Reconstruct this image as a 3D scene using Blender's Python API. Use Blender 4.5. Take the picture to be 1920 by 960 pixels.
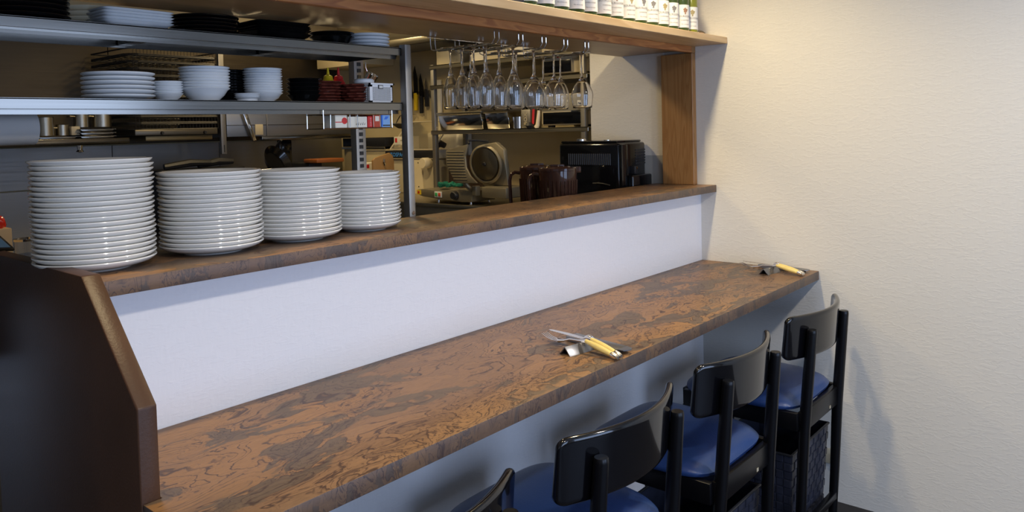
import bpy, bmesh, math, random
from mathutils import Vector, Matrix
PI = math.pi
random.seed(7)
S = bpy.context.scene
for o in list(bpy.data.objects): bpy.data.objects.remove(o)
C = S.collection

# ------------------------------------------------------------------ camera
cam = bpy.data.objects.new('camera', bpy.data.cameras.new('camera')); C.objects.link(cam)
R = ((0.64793942, -0.76126908, -0.02537515), (-0.04519861, -0.00517174, -0.99896463), (0.76034965, 0.64841549, -0.03775927))
M = Matrix(((R[0][0], -R[1][0], -R[2][0]), (R[0][1], -R[1][1], -R[2][1]), (R[0][2], -R[1][2], -R[2][2]))).to_4x4()
M.translation = Vector((-3.06, -1.5427, 1.483))
cam.matrix_world = M
cam.data.sensor_width = 36; cam.data.lens = 27.177; cam.data.shift_y = -0.09475
cam.data.clip_start = 0.02
S.camera = cam

# ------------------------------------------------------------------ world, light, exposure
W = bpy.data.worlds.new('world'); S.world = W; W.use_nodes = True
W.node_tree.nodes['Background'].inputs[0].default_value = (0.62, 0.76, 1, 1)
W.node_tree.nodes['Background'].inputs[1].default_value = 0.3
S.view_settings.view_transform = 'Standard'; S.view_settings.look = 'None'
S.view_settings.exposure = -0.12; S.view_settings.gamma = 1.0; S.view_settings.use_curve_mapping = False

def area(name, loc, to, sx, sy, power, col, spread=180):
    l = bpy.data.lights.new(name, 'AREA'); l.shape = 'RECTANGLE'; l.size = sx; l.size_y = sy
    l.energy = power; l.color = col; l.spread = math.radians(spread)
    o = bpy.data.objects.new(name, l); C.objects.link(o); o.location = loc
    o.rotation_euler = (Vector(to) - Vector(loc)).to_track_quat('-Z', 'Y').to_euler(); return o
def spot(name, loc, to, power, col, angle=110, blend=0.6, rad=0.04):
    l = bpy.data.lights.new(name, 'SPOT'); l.energy = power; l.color = col
    l.spot_size = math.radians(angle); l.spot_blend = blend; l.shadow_soft_size = rad
    o = bpy.data.objects.new(name, l); C.objects.link(o); o.location = loc
    o.rotation_euler = (Vector(to) - Vector(loc)).to_track_quat('-Z', 'Y').to_euler(); return o
DAY = (0.50, 0.66, 1.0); WARM = (1.0, 0.80, 0.47); WARMW = (1.0, 0.92, 0.82)
# daylight through the street windows behind the camera
area('daylight_window_near', (-3.05, -3.74, 1.225), (-3.05, 0, 1.1), 1.4, 1.7, 42, DAY)
area('daylight_window_far', (-1.15, -3.74, 1.225), (-1.15, 0, 1.1), 1.4, 1.7, 42, DAY)
# warm ceiling lamps over the counter and white ones over the dining room
for lx in (-0.75, -2.3): spot('counter_lamp_light', (lx, -0.27, 2.44), (lx, -0.27, 0), 66 if lx > -1 else 52, WARM, 150, 0.8, 0.045)
for lx in (-0.9, -2.5): spot('room_lamp_light', (lx, -1.75, 2.44), (lx, -1.35, 0), 62, WARMW, 150, 0.8, 0.06)
# kitchen ceiling lamps
spot('kitchen_lamp_light', (-1.0, 1.15, 2.44), (-1.0, 1.15, 0), 40, (1, 0.76, 0.40), 160, 0.5, 0.08)
spot('kitchen_lamp_light', (-0.45, 2.2, 2.44), (-0.45, 2.2, 0), 28, (1, 0.76, 0.40), 160, 0.5, 0.08)

# ------------------------------------------------------------------ materials
MATS = {}
def nmat(name):
    m = bpy.data.materials.new(name); m.use_nodes = True
    return m, m.node_tree, m.node_tree.nodes['Principled BSDF']
def mat(name, col, rough=0.5, metal=0.0, coat=0.0, trans=0.0, ior=1.45, spec=0.5, var=0.06, vscale=6, bump=0.0, bscale=60, stretch=(1, 1, 1), emit=None):
    """plain procedural material: slight noise in colour, optional bump"""
    if name in MATS: return MATS[name]
    m, t, p = nmat(name); N, L = t.nodes, t.links
    tc = N.new('ShaderNodeTexCoord'); mp = N.new('ShaderNodeMapping'); mp.inputs['Scale'].default_value = stretch
    L.new(tc.outputs['Object'], mp.inputs[0])
    nz = N.new('ShaderNodeTexNoise'); nz.inputs['Scale'].default_value = vscale; nz.inputs['Detail'].default_value = 4
    L.new(mp.outputs[0], nz.inputs[0])
    r = N.new('ShaderNodeValToRGB'); r.color_ramp.elements[0].position = 0.3; r.color_ramp.elements[1].position = 0.7
    r.color_ramp.elements[0].color = tuple(max(0, c * (1 - var)) for c in col) + (1,)
    r.color_ramp.elements[1].color = tuple(min(1, c * (1 + var)) for c in col) + (1,)
    L.new(nz.outputs['Fac'], r.inputs[0]); L.new(r.outputs[0], p.inputs['Base Color'])
    p.inputs['Roughness'].default_value = rough; p.inputs['Metallic'].default_value = metal
    p.inputs['Coat Weight'].default_value = coat; p.inputs['Transmission Weight'].default_value = trans
    p.inputs['IOR'].default_value = ior; p.inputs['Specular IOR Level'].default_value = spec
    if bump:
        n2 = N.new('ShaderNodeTexNoise'); n2.inputs['Scale'].default_value = bscale; n2.inputs['Detail'].default_value = 5
        L.new(mp.outputs[0], n2.inputs[0]); b = N.new('ShaderNodeBump'); b.inputs['Strength'].default_value = bump
        b.inputs['Distance'].default_value = 0.002; L.new(n2.outputs['Fac'], b.inputs['Height']); L.new(b.outputs[0], p.inputs['Normal'])
    if emit:
        p.inputs['Emission Color'].default_value = col + (1,); p.inputs['Emission Strength'].default_value = emit
    MATS[name] = m; return m

def burl(name='burl_laminate', edge=False):
    """olive-burl print: flowing islands with thin dark outlines and curly clusters"""
    m, t, p = nmat(name); N, L = t.nodes, t.links
    tc = N.new('ShaderNodeTexCoord')
    def mp(sc, loc=(0, 0, 0)):
        q = N.new('ShaderNodeMapping'); q.inputs['Scale'].default_value = sc; q.inputs['Location'].default_value = loc
        L.new(tc.outputs['Object'], q.inputs[0]); return q.outputs[0]
    def noise(src, scale, det, rough=0.5, dist=0.0):
        n = N.new('ShaderNodeTexNoise'); n.inputs['Scale'].default_value = scale; n.inputs['Detail'].default_value = det
        n.inputs['Roughness'].default_value = rough; n.inputs['Distortion'].default_value = dist
        L.new(src, n.inputs[0]); return n
    def mt(op, a, b=None, c=None):
        n = N.new('ShaderNodeMath'); n.operation = op
        for i, v in enumerate((a, b, c)):
            if v is None: continue
            if isinstance(v, (int, float)): n.inputs[i].default_value = v
            else: L.new(v, n.inputs[i])
        return n.outputs[0]
    def rng(src, a, b):
        n = N.new('ShaderNodeMapRange'); n.inputs[1].default_value = a; n.inputs[2].default_value = b; L.new(src, n.inputs[0]); return n.outputs[0]
    def ramp(src, st):
        r = N.new('ShaderNodeValToRGB'); e = r.color_ramp.elements
        while len(e) < len(st): e.new(0.5)
        for i, (pos, c) in enumerate(st): e[i].position = pos; e[i].color = tuple(c) + (1,)
        L.new(src, r.inputs[0]); return r.outputs[0]
    def mix(f, a, b, mode='MIX'):
        x = N.new('ShaderNodeMix'); x.data_type = 'RGBA'; x.blend_type = mode
        if isinstance(f, (int, float)): x.inputs[0].default_value = f
        else: L.new(f, x.inputs[0])
        for v, k in ((a, 6), (b, 7)):
            if isinstance(v, tuple): x.inputs[k].default_value = v + (1,)
            else: L.new(v, x.inputs[k])
        return x.outputs[2]
    def warp(src, scale, det, amp):
        wn = noise(src, scale, det, 0.55)
        sub = N.new('ShaderNodeVectorMath'); sub.operation = 'SUBTRACT'; sub.inputs[1].default_value = (.5, .5, .5); L.new(wn.outputs['Color'], sub.inputs[0])
        scl = N.new('ShaderNodeVectorMath'); scl.operation = 'SCALE'; scl.inputs['Scale'].default_value = amp; L.new(sub.outputs[0], scl.inputs[0])
        add = N.new('ShaderNodeVectorMath'); add.operation = 'ADD'; L.new(src, add.inputs[0]); L.new(scl.outputs[0], add.inputs[1]); return add.outputs[0]
    P0 = mp((9, 5, 4)) if edge else mp((2.4, 5.0, 5.0))
    Q = warp(warp(P0, 1.3, 2, 1.1), 5.0, 4, .22)
    f1 = noise(Q, 1.15, 2.2, 0.5).outputs['Fac']
    lv = mt('MULTIPLY', f1, 22.0); fl = mt('FLOOR', lv); fr = mt('SUBTRACT', lv, fl)
    wh = N.new('ShaderNodeTexWhiteNoise'); wh.noise_dimensions = '1D'; L.new(fl, wh.inputs['W'])
    grain = noise(mp((5.0, 18, 18)), 9, 6, 0.65, 0.6).outputs['Fac']
    patch = noise(Q, 1.25, 4, 0.6).outputs['Fac']
    # smooth grey-brown islands with crisp rims against tan wood
    isl = rng(mt('ADD', patch, mt('MULTIPLY', mt('SUBTRACT', wh.outputs['Value'], .5), .13)), .530, .555)
    tan = ramp(wh.outputs['Value'], ((0.0, (.262, .152, .078)), (.5, (.222, .128, .068)), (1.0, (.180, .108, .064))))
    gry = ramp(wh.outputs['Value'], ((0.0, (.105, .076, .054)), (1.0, (.150, .104, .068))))
    tan = mix(rng(noise(P0, .8, 2).outputs['Fac'], .50, .62), tan, (.285, .155, .064))
    col = mix(isl, tan, gry)
    col = mix(0.45, col, ramp(grain, ((.30, (.34, .33, .32)), (.5, (.5, .5, .5)), (.72, (.66, .66, .65)))), 'OVERLAY')
    l1 = rng(mt('ABSOLUTE', mt('SUBTRACT', fr, 0.5)), .39, .47)
    m1 = rng(noise(Q, 1.7, 3).outputs['Fac'], .34, .48)
    col = mix(mt('MULTIPLY', l1, mt('MULTIPLY', m1, .86)), col, (.050, .027, .022))
    # curly clusters: a finer field, only in zones
    Q2 = warp(Q, 3.2, 3, .5)
    f2 = mt('MULTIPLY', noise(Q2, 2.6, 3, .5).outputs['Fac'], 17.0)
    l2 = rng(mt('ABSOLUTE', mt('SUBTRACT', mt('FRACT', f2), .5)), .33, .45)
    zone = rng(noise(P0, 1.7, 3).outputs['Fac'], .46, .55)
    col = mix(mt('MULTIPLY', l2, mt('MULTIPLY', zone, .75)), col, (.060, .034, .028))
    if edge: col = mix(0.58, col, (.058, .043, .041))
    else: col = mix(1.0, col, (.88, .86, .86), 'MULTIPLY')
    L.new(col, p.inputs['Base Color'])
    p.inputs['Roughness'].default_value = 0.42; p.inputs['Specular IOR Level'].default_value = 0.32
    b = N.new('ShaderNodeBump'); b.inputs['Strength'].default_value = 0.05; b.inputs['Distance'].default_value = 0.001
    L.new(grain, b.inputs['Height']); L.new(b.outputs[0], p.inputs['Normal'])
    return m

def wallpaper(name, col, axis, strength=0.5):
    """off-white textile wallpaper with horizontal crinkles"""
    m, t, p = nmat(name); N, L = t.nodes, t.links
    tc = N.new('ShaderNodeTexCoord'); mp = N.new('ShaderNodeMapping')
    mp.inputs['Scale'].default_value = (1, 1, 3.2)
    L.new(tc.outputs['Object'], mp.inputs[0])
    n1 = N.new('ShaderNodeTexNoise'); n1.inputs['Scale'].default_value = 26; n1.inputs['Detail'].default_value = 7; n1.inputs['Distortion'].default_value = 1.2
    L.new(mp.outputs[0], n1.inputs[0])
    mp2 = N.new('ShaderNodeMapping'); mp2.inputs['Scale'].default_value = (1, 1, 0.25); L.new(tc.outputs['Object'], mp2.inputs[0])
    n2 = N.new('ShaderNodeTexNoise'); n2.inputs['Scale'].default_value = 140; n2.inputs['Detail'].default_value = 3; L.new(mp2.outputs[0], n2.inputs[0])
    rd = N.new('ShaderNodeValToRGB'); rd.color_ramp.elements[0].position = 0.50; rd.color_ramp.elements[1].position = 0.60
    rd.color_ramp.elements[0].color = (0.35, 0.35, 0.35, 1); L.new(n1.outputs['Fac'], rd.inputs[0])
    ad = N.new('ShaderNodeMath'); ad.operation = 'MULTIPLY_ADD'; L.new(n2.outputs['Fac'], ad.inputs[0]); ad.inputs[1].default_value = 0.5; L.new(rd.outputs[0], ad.inputs[2])
    b = N.new('ShaderNodeBump'); b.inputs['Strength'].default_value = strength; b.inputs['Distance'].default_value = 0.0016
    L.new(ad.outputs[0], b.inputs['Height']); L.new(b.outputs[0], p.inputs['Normal'])
    r = N.new('ShaderNodeValToRGB'); r.color_ramp.elements[0].color = tuple(c * 0.95 for c in col) + (1,); r.color_ramp.elements[1].color = col + (1,)
    L.new(n2.outputs['Fac'], r.inputs[0]); L.new(r.outputs[0], p.inputs['Base Color'])
    p.inputs['Roughness'].default_value = 0.85; p.inputs['Specular IOR Level'].default_value = 0.2
    return m

def wood(name, c0, c1, axis=0, scale=1.0, rough=0.5):
    """flat-sawn grain running along one axis"""
    m, t, p = nmat(name); N, L = t.nodes, t.links
    tc = N.new('ShaderNodeTexCoord'); mp = N.new('ShaderNodeMapping')
    sc = [9 * scale] * 3; sc[axis] = 0.9 * scale; mp.inputs['Scale'].default_value = sc
    L.new(tc.outputs['Object'], mp.inputs[0])
    n = N.new('ShaderNodeTexNoise'); n.inputs['Scale'].default_value = 1.6; n.inputs['Detail'].default_value = 3; n.inputs['Distortion'].default_value = 0.6
    L.new(mp.outputs[0], n.inputs[0])
    k = N.new('ShaderNodeMath'); k.operation = 'MULTIPLY'; k.inputs[1].default_value = 9; L.new(n.outputs['Fac'], k.inputs[0])
    f = N.new('ShaderNodeMath'); f.operation = 'FRACT'; L.new(k.outputs[0], f.inputs[0])
    r = N.new('ShaderNodeValToRGB'); e = r.color_ramp.elements; e[0].position = 0.0; e[0].color = c0 + (1,); e[1].position = 0.75; e[1].color = c1 + (1,)
    x = e.new(0.97); x.color = c0 + (1,)
    L.new(f.outputs[0], r.inputs[0]); L.new(r.outputs[0], p.inputs['Base Color'])
    p.inputs['Roughness'].default_value = rough
    return m

def steel(name, col=(0.195, 0.184, 0.165), rough=0.18, axis=0):
    m, t, p = nmat(name); N, L = t.nodes, t.links
    tc = N.new('ShaderNodeTexCoord'); mp = N.new('ShaderNodeMapping'); sc = [160] * 3; sc[axis] = 3; mp.inputs['Scale'].default_value = sc
    L.new(tc.outputs['Object'], mp.inputs[0])
    n = N.new('ShaderNodeTexNoise'); n.inputs['Scale'].default_value = 1; n.inputs['Detail'].default_value = 3; L.new(mp.outputs[0], n.inputs[0])
    mr = N.new('ShaderNodeMapRange'); mr.inputs[3].default_value = rough * 0.7; mr.inputs[4].default_value = rough * 1.4
    L.new(n.outputs['Fac'], mr.inputs[0]); L.new(mr.outputs[0], p.inputs['Roughness'])
    p.inputs['Base Color'].default_value = col + (1,); p.inputs['Metallic'].default_value = 1
    b = N.new('ShaderNodeBump'); b.inputs['Strength'].default_value = 0.02; b.inputs['Distance'].default_value = 0.0005
    L.new(n.outputs['Fac'], b.inputs['Height']); L.new(b.outputs[0], p.inputs['Normal'])
    return m

BURL = burl(); BURLE = burl('burl_edge_band', True)
PAPER_R = wallpaper('wallpaper_cream', (0.72, 0.695, 0.635), 1, 0.28)
PAPER_F = wallpaper('wallpaper_white', (0.78, 0.765, 0.77), 0, 0.22)
PLASTER = mat('kitchen_plaster', (0.55, 0.46, 0.28), 0.7, var=0.04)
CEIL = mat('ceiling_paint', (0.72, 0.70, 0.66), 0.8)
FLOOR = mat('dark_floor', (0.018, 0.014, 0.013), 0.45, var=0.3, vscale=12)
PINE = wood('pine_shelf_board', (0.50, 0.33, 0.16), (0.60, 0.42, 0.23), 0, 0.6, 0.45)
PINEZ = wood('pine_post', (0.27, 0.125, 0.038), (0.34, 0.175, 0.06), 2, 1.0, 0.5)
FIR = wood('fir_header', (0.24, 0.080, 0.020), (0.39, 0.155, 0.042), 0, 1.3, 0.5)
SOFF = wood('varnished_soffit', (0.30, 0.185, 0.085), (0.35, 0.225, 0.11), 0, 0.4, 0.36)
BROWN = mat('brown_lacquered_board', (0.060, 0.028, 0.015), 0.40, spec=0.3, bump=0.15, bscale=220, var=0.15)
STEEL = steel('brushed_steel'); STEELY = steel('brushed_steel_along_y', (.46, .42, .33), .32, axis=1); STEELZ = steel('brushed_steel_upright', (0.36, 0.345, 0.32), 0.5, axis=2)
DSTEEL = steel('dull_steel_panel', (0.30, 0.30, 0.30), 0.42)
USTEEL = steel('dark_brown_steel', (0.085, 0.070, 0.050), 0.45)  # darker, browner steel for the upper sheets of the back wall
CHROME = mat('chrome', (0.75, 0.74, 0.72), 0.12, 1.0, var=0.02)
PORC = mat('white_porcelain', (0.80, 0.775, 0.715), 0.12, coat=0.6, var=0.02)
PORCG = mat('cool_white_porcelain', (0.74, 0.76, 0.77), 0.15, coat=0.5, var=0.02)
CREAM = mat('cream_porcelain', (0.76, 0.66, 0.46), 0.2, coat=0.4, var=0.03)
BLACKP = mat('black_glazed_ware', (0.004, 0.004, 0.004), 0.10, coat=0.8)
LACQ = mat('black_lacquered_wood', (0.003, 0.003, 0.004), 0.12, coat=0.6, spec=0.3)
LEGM = mat('black_painted_leg', (0.003, 0.003, 0.004), 0.30, spec=0.3)
NAVY = mat('navy_leatherette', (0.018, 0.045, 0.150), 0.33, spec=0.6, bump=0.2, bscale=300, var=0.08)
GLASS = mat('clear_glass', (1, 1, 1), 0.0, trans=1.0, ior=1.45, var=0)
BLACKPL = mat('black_gloss_plastic', (0.004, 0.004, 0.005), 0.14, coat=0.4, spec=0.35)
BLACKM = mat('black_matt_plastic', (0.014, 0.014, 0.016), 0.45)
BEIGE = mat('beige_enamel', (0.52, 0.46, 0.33), 0.4)
BEIGED = mat('beige_plastic', (0.46, 0.40, 0.28), 0.5)
WHITEPL = mat('white_plastic', (0.74, 0.75, 0.76), 0.35)
YELH = mat('yellow_horn_handle', (0.74, 0.58, 0.20), 0.25, coat=0.5, var=0.10, vscale=30)
RED = mat('red_print', (0.55, 0.02, 0.02), 0.4); BLUE = mat('blue_print', (0.03, 0.15, 0.62), 0.4); ORNG = mat('orange_plastic', (0.75, 0.14, 0.02), 0.4)
YEL = mat('yellow_plastic', (0.80, 0.55, 0.02), 0.35); GREEN = mat('green_cloth', (0.01, 0.16, 0.10), 0.8, bump=0.5, bscale=60)
PAPERW = mat('label_paper', (0.62, 0.61, 0.58), 0.6, var=0.03); INK = mat('grey_ink', (0.16, 0.15, 0.15), 0.6); INKB = mat('black_ink', (0.02, 0.02, 0.02), 0.5)
GOLDI = mat('gold_ink', (0.30, 0.24, 0.11), 0.5); BRONI = mat('brown_ink', (0.28, 0.15, 0.09), 0.5)
CARD = mat('cardboard', (0.55, 0.38, 0.20), 0.8); CARDW = mat('white_carton', (0.72, 0.68, 0.58), 0.6)

# ------------------------------------------------------------------ mesh helpers
def finish(bm, name, m, parent=None, smooth=35, loc=None, rot=None):
    bmesh.ops.remove_doubles(bm, verts=bm.verts, dist=1e-6)
    bmesh.ops.recalc_face_normals(bm, faces=bm.faces)
    me = bpy.data.meshes.new(name); bm.to_mesh(me); bm.free()
    for mm in (m if isinstance(m, (list, tuple)) else [m]): me.materials.append(mm)
    if smooth is not None:
        me.shade_smooth()
        me.set_sharp_from_angle(angle=math.radians(smooth))
    o = bpy.data.objects.new(name, me); C.objects.link(o)
    if parent is not None: o.parent = parent
    if loc: o.location = loc
    if rot: o.rotation_euler = rot
    return o
def box(bm, x0, x1, y0, y1, z0, z1, bev=0.0, seg=2, M=None):
    b2 = bmesh.new()
    vs = [b2.verts.new((x, y, z)) for x in (x0, x1) for y in (y0, y1) for z in (z0, z1)]
    for f in ((0, 1, 3, 2), (4, 6, 7, 5), (0, 4, 5, 1), (2, 3, 7, 6), (0, 2, 6, 4), (1, 5, 7, 3)): b2.faces.new([vs[i] for i in f])
    if bev: bmesh.ops.bevel(b2, geom=list(b2.edges), offset=bev, segments=seg, profile=0.5, affect='EDGES')
    merge(bm, b2, M)
def merge(bm, b2, M=None):
    if M is not None: bmesh.ops.transform(b2, matrix=M, verts=b2.verts)
    me = bpy.data.meshes.new('tmp'); b2.to_mesh(me); b2.free(); bm.from_mesh(me); bpy.data.meshes.remove(me)
def lathe(bm, prof, seg=32, cx=0, cy=0, cz=0, cap=False):
    rings = []
    for r, z in prof:
        if r < 1e-5: rings.append([bm.verts.new((cx, cy, cz + z))])
        else: rings.append([bm.verts.new((cx + r * math.cos(2 * PI * i / seg), cy + r * math.sin(2 * PI * i / seg), cz + z)) for i in range(seg)])
    for a, b in zip(rings, rings[1:]):
        for i in range(seg):
            j = (i + 1) % seg
            if len(a) == 1 and len(b) == 1: continue
            if len(a) == 1: bm.faces.new((a[0], b[i], b[j]))
            elif len(b) == 1: bm.faces.new((a[i], b[0], a[j]))
            else: bm.faces.new((a[i], b[i], b[j], a[j]))
def tube(bm, pts, r, seg=8, caps=True):
    pts = [Vector(p) for p in pts]; rr = r if isinstance(r, (list, tuple)) else [r] * len(pts)
    prev = None; rings = []
    up = Vector((0, 0, 1))
    for i, p in enumerate(pts):
        d = (pts[min(i + 1, len(pts) - 1)] - pts[max(i - 1, 0)]).normalized()
        if prev is None:
            u = d.cross(up if abs(d.z) < 0.9 else Vector((1, 0, 0))).normalized()
        else: u = (prev - d * prev.dot(d)).normalized()
        prev = u; v = d.cross(u)
        rings.append([bm.verts.new(p + (u * math.cos(2 * PI * k / seg) + v * math.sin(2 * PI * k / seg)) * rr[i]) for k in range(seg)])
    for a, b in zip(rings, rings[1:]):
        for k in range(seg): bm.faces.new((a[k], b[k], b[(k + 1) % seg], a[(k + 1) % seg]))
    if caps: bm.faces.new(rings[0][::-1]); bm.faces.new(rings[-1])
def prism(bm, poly, h0, h1, axis='z', bev=0.0, M=None):
    """extrude a 2-D polygon along an axis; x-extrusion takes (y,z), y-extrusion (x,z)"""
    b2 = bmesh.new()
    f = {'z': lambda a, b, h: (a, b, h), 'x': lambda a, b, h: (h, a, b), 'y': lambda a, b, h: (a, h, b)}[axis]
    lo = [b2.verts.new(f(a, b, h0)) for a, b in poly]; hi = [b2.verts.new(f(a, b, h1)) for a, b in poly]
    b2.faces.new(lo[::-1]); b2.faces.new(hi); n = len(poly)
    for i in range(n): b2.faces.new((lo[i], lo[(i + 1) % n], hi[(i + 1) % n], hi[i]))
    bmesh.ops.recalc_face_normals(b2, faces=b2.faces)
    if bev: bmesh.ops.bevel(b2, geom=list(b2.edges), offset=bev, segments=2, profile=0.5, affect='EDGES')
    merge(bm, b2, M)
def E(name, label, cat, loc=(0, 0, 0), rz=0, group=None):
    o = bpy.data.objects.new(name, None); C.objects.link(o); o.location = loc; o.rotation_euler = (0, 0, rz)
    o.empty_display_size = 0.05; return tag(o, label, cat, group)
def tag(o, label=None, cat=None, group=None, kind=None):
    if label: o['label'] = label
    if cat: o['category'] = cat
    if group: o['group'] = group
    if kind: o['kind'] = kind
    return o
def bxo(name, m, parent, dims, bev=0.0, seg=2, loc=None, rot=None, smooth=35):
    bm = bmesh.new(); box(bm, *dims, bev=bev, seg=seg); return finish(bm, name, m, parent, smooth, loc, rot)
def struct(o): o['kind'] = 'structure'; return o
def dup(root, loc=None, rz=None, label=None, group=None):
    r = root.copy(); C.objects.link(r)
    if loc is not None: r.location = loc
    if rz is not None: r.rotation_euler = (root.rotation_euler[0], root.rotation_euler[1], rz)
    if label: r['label'] = label
    if group: r['group'] = group
    for ch in list(root.children):
        c = ch.copy(); C.objects.link(c); c.parent = r
        for g in list(ch.children):
            d = g.copy(); C.objects.link(d); d.parent = c
    return r
def lettering(text, size, m, parent, name='lettering', M=None, bend=None, align='CENTER', bold=0.0, space=1.0):
    """flat text turned into a mesh; M places it, bend=(radius) wraps it round a cylinder"""
    cu = bpy.data.curves.new('t', 'FONT'); cu.body = text; cu.size = size; cu.align_x = align; cu.offset = bold; cu.space_character = space
    cu.resolution_u = 2
    to = bpy.data.objects.new('t', cu); C.objects.link(to)
    dg = bpy.context.evaluated_depsgraph_get(); dg.update()
    me = bpy.data.meshes.new_from_object(to.evaluated_get(dg)); bpy.data.objects.remove(to); bpy.data.curves.remove(cu)
    if bend:
        for v in me.vertices:
            a = v.co.x / bend; v.co = Vector((bend * math.sin(a), -bend * math.cos(a), v.co.y))
    if M is not None: me.transform(M)
    me.materials.clear(); me.materials.append(m); me.name = name
    o = bpy.data.objects.new(name, me); C.objects.link(o); o.parent = parent; return o
# text facing -y (reads along +x), and facing -x (reads along -y)
def FY(x, y, z): return Matrix.Translation((x, y, z)) @ Matrix.Rotation(PI / 2, 4, 'X')
def FX(x, y, z): return Matrix.Translation((x, y, z)) @ Matrix.Rotation(-PI / 2, 4, 'Z') @ Matrix.Rotation(PI / 2, 4, 'X')
ORD = ['topmost', 'second', 'third', 'fourth', 'fifth', 'sixth', 'seventh', 'eighth', 'ninth', 'tenth', 'eleventh', 'twelfth', 'thirteenth',
       'fourteenth', 'fifteenth', 'sixteenth', 'seventeenth', 'eighteenth', 'nineteenth', 'twentieth', 'lowest']

# ------------------------------------------------------------------ the room
XL, YF, ZC, YB, XK = -5.0, -3.8, 2.5, 2.9, 0.30
struct(bxo('floor', FLOOR, None, (XL, XK + .1, YF, YB, -0.05, 0)))
struct(bxo('ceiling', CEIL, None, (XL, XK + .1, YF, YB, ZC, ZC + .05)))
wr = struct(bxo('wall_right', PAPER_R, None, (0, 0.10, YF, 0.565, 0, ZC)))
bxo('corner_bead', WHITEPL, wr, (-0.004, 0.001, 0.166, 0.172, 1.2266, 1.81))
struct(bxo('wall_kitchen_right', PLASTER, None, (XK, XK + .1, 0.4, YB, 0, ZC)))
struct(bxo('wall_left', CEIL, None, (XL - .1, XL, YF, YB, 0, ZC)))
# street wall with two window openings behind the camera
bm = bmesh.new()
for x0, x1, z0, z1 in ((XL, -3.8, 0, ZC), (-2.3, -1.9, 0, ZC), (-.4, .1, 0, ZC), (-3.8, -2.3, 0, .35), (-3.8, -2.3, 2.1, ZC), (-1.9, -.4, 0, .35), (-1.9, -.4, 2.1, ZC)):
    box(bm, x0, x1, YF - .12, YF, z0, z1)
struct(finish(bm, 'wall_front', CEIL, None, None))
for i, x0 in enumerate((-3.8, -1.9)):
    bm = bmesh.new()
    for a in ((x0, x0 + .05, .35, 2.1), (x0 + 1.45, x0 + 1.5, .35, 2.1), (x0 + .73, x0 + .77, .35, 2.1), (x0, x0 + 1.5, .35, .40), (x0, x0 + 1.5, 2.05, 2.1)):
        box(bm, a[0], a[1], YF - .06, YF - .01, a[2], a[3])
    w = struct(finish(bm, 'window_%d' % (i + 1), BLACKM, None, None))
# kitchen back wall: plaster shell clad with separate steel sheets
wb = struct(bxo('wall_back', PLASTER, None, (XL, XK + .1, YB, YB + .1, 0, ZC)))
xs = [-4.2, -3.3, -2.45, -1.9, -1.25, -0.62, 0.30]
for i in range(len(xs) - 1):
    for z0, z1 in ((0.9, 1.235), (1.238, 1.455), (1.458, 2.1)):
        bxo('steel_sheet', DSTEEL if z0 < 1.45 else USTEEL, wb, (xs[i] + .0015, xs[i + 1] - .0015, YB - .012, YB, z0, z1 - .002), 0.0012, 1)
# low wall carrying the counter
struct(bxo('wall_counter', PAPER_F, None, (-2.4985, 0, 0.0, 0.14, 0, 1.1965)))
# ledge + worktop + panel
def slab(name, poly, z0, z1):
    bm = bmesh.new(); prism(bm, poly, z0, z1, 'z', 0.0012); o = finish(bm, name, [BURL, BURLE], None, 35)
    for f in o.data.polygons:
        if abs(f.normal.z) < 0.6: f.material_index = 1
    return o
lt = slab('serving_ledge', [(-2.4985, -.073), (-.0015, -.073), (-.0015, .215), (-2.4985, .215)], 1.197, 1.2266)
tag(lt, 'brown burl-patterned raised ledge carrying the plate stacks', 'ledge')
ct = slab('eating_counter', [(-2.529, -.498), (-.0015, -.498), (-.0015, -.001), (-2.4985, -.001), (-2.4985, -.2995), (-2.529, -.2995)], .866, .9005)
tag(ct, 'long brown burl-patterned eating counter in front of the white low wall', 'counter')
bm = bmesh.new()
prism(bm, [(0.40, 0.0), (0.40, 1.247), (-0.098, 1.247), (-0.298, 1.054), (-0.298, 0.0)], -2.532, -2.4995, 'x', 0.003)
tag(finish(bm, 'end_panel', BROWN, None, 40), 'dark brown wooden end panel with a sloping front edge, left of the counter', 'panel')
# pass-through frame
bxs = lambda n, m, d, b=.002: struct(bxo(n, m, None, d, b, 1))
bxs('trim_1', PINEZ, (-0.034, -0.0015, 0.0145, 0.165, 1.2266, 1.792))
struct(bxo('trim_2', FIR, None, (-4.2, -0.0345, 0.0145, 0.034, 1.7925, 1.8195), 0.0015, 1))
bxs('trim_3', PINEZ, (-0.034, -0.0015, 0.0145, 0.034, 1.7925, 1.8195), .0005)
struct(bxo('ceiling_soffit', SOFF, None, (-4.2, -0.0015, 0.0345, 0.386, 1.806, 1.8195), 0.001, 1))
sh = bxo('bottle_shelf', PINE, None, (-4.2, -0.0015, -0.132, 0.386, 1.8198, 1.846), 0.0015, 1)
tag(sh, 'long pale pine shelf board above the kitchen pass-through holding wine bottles', 'shelf')

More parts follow.
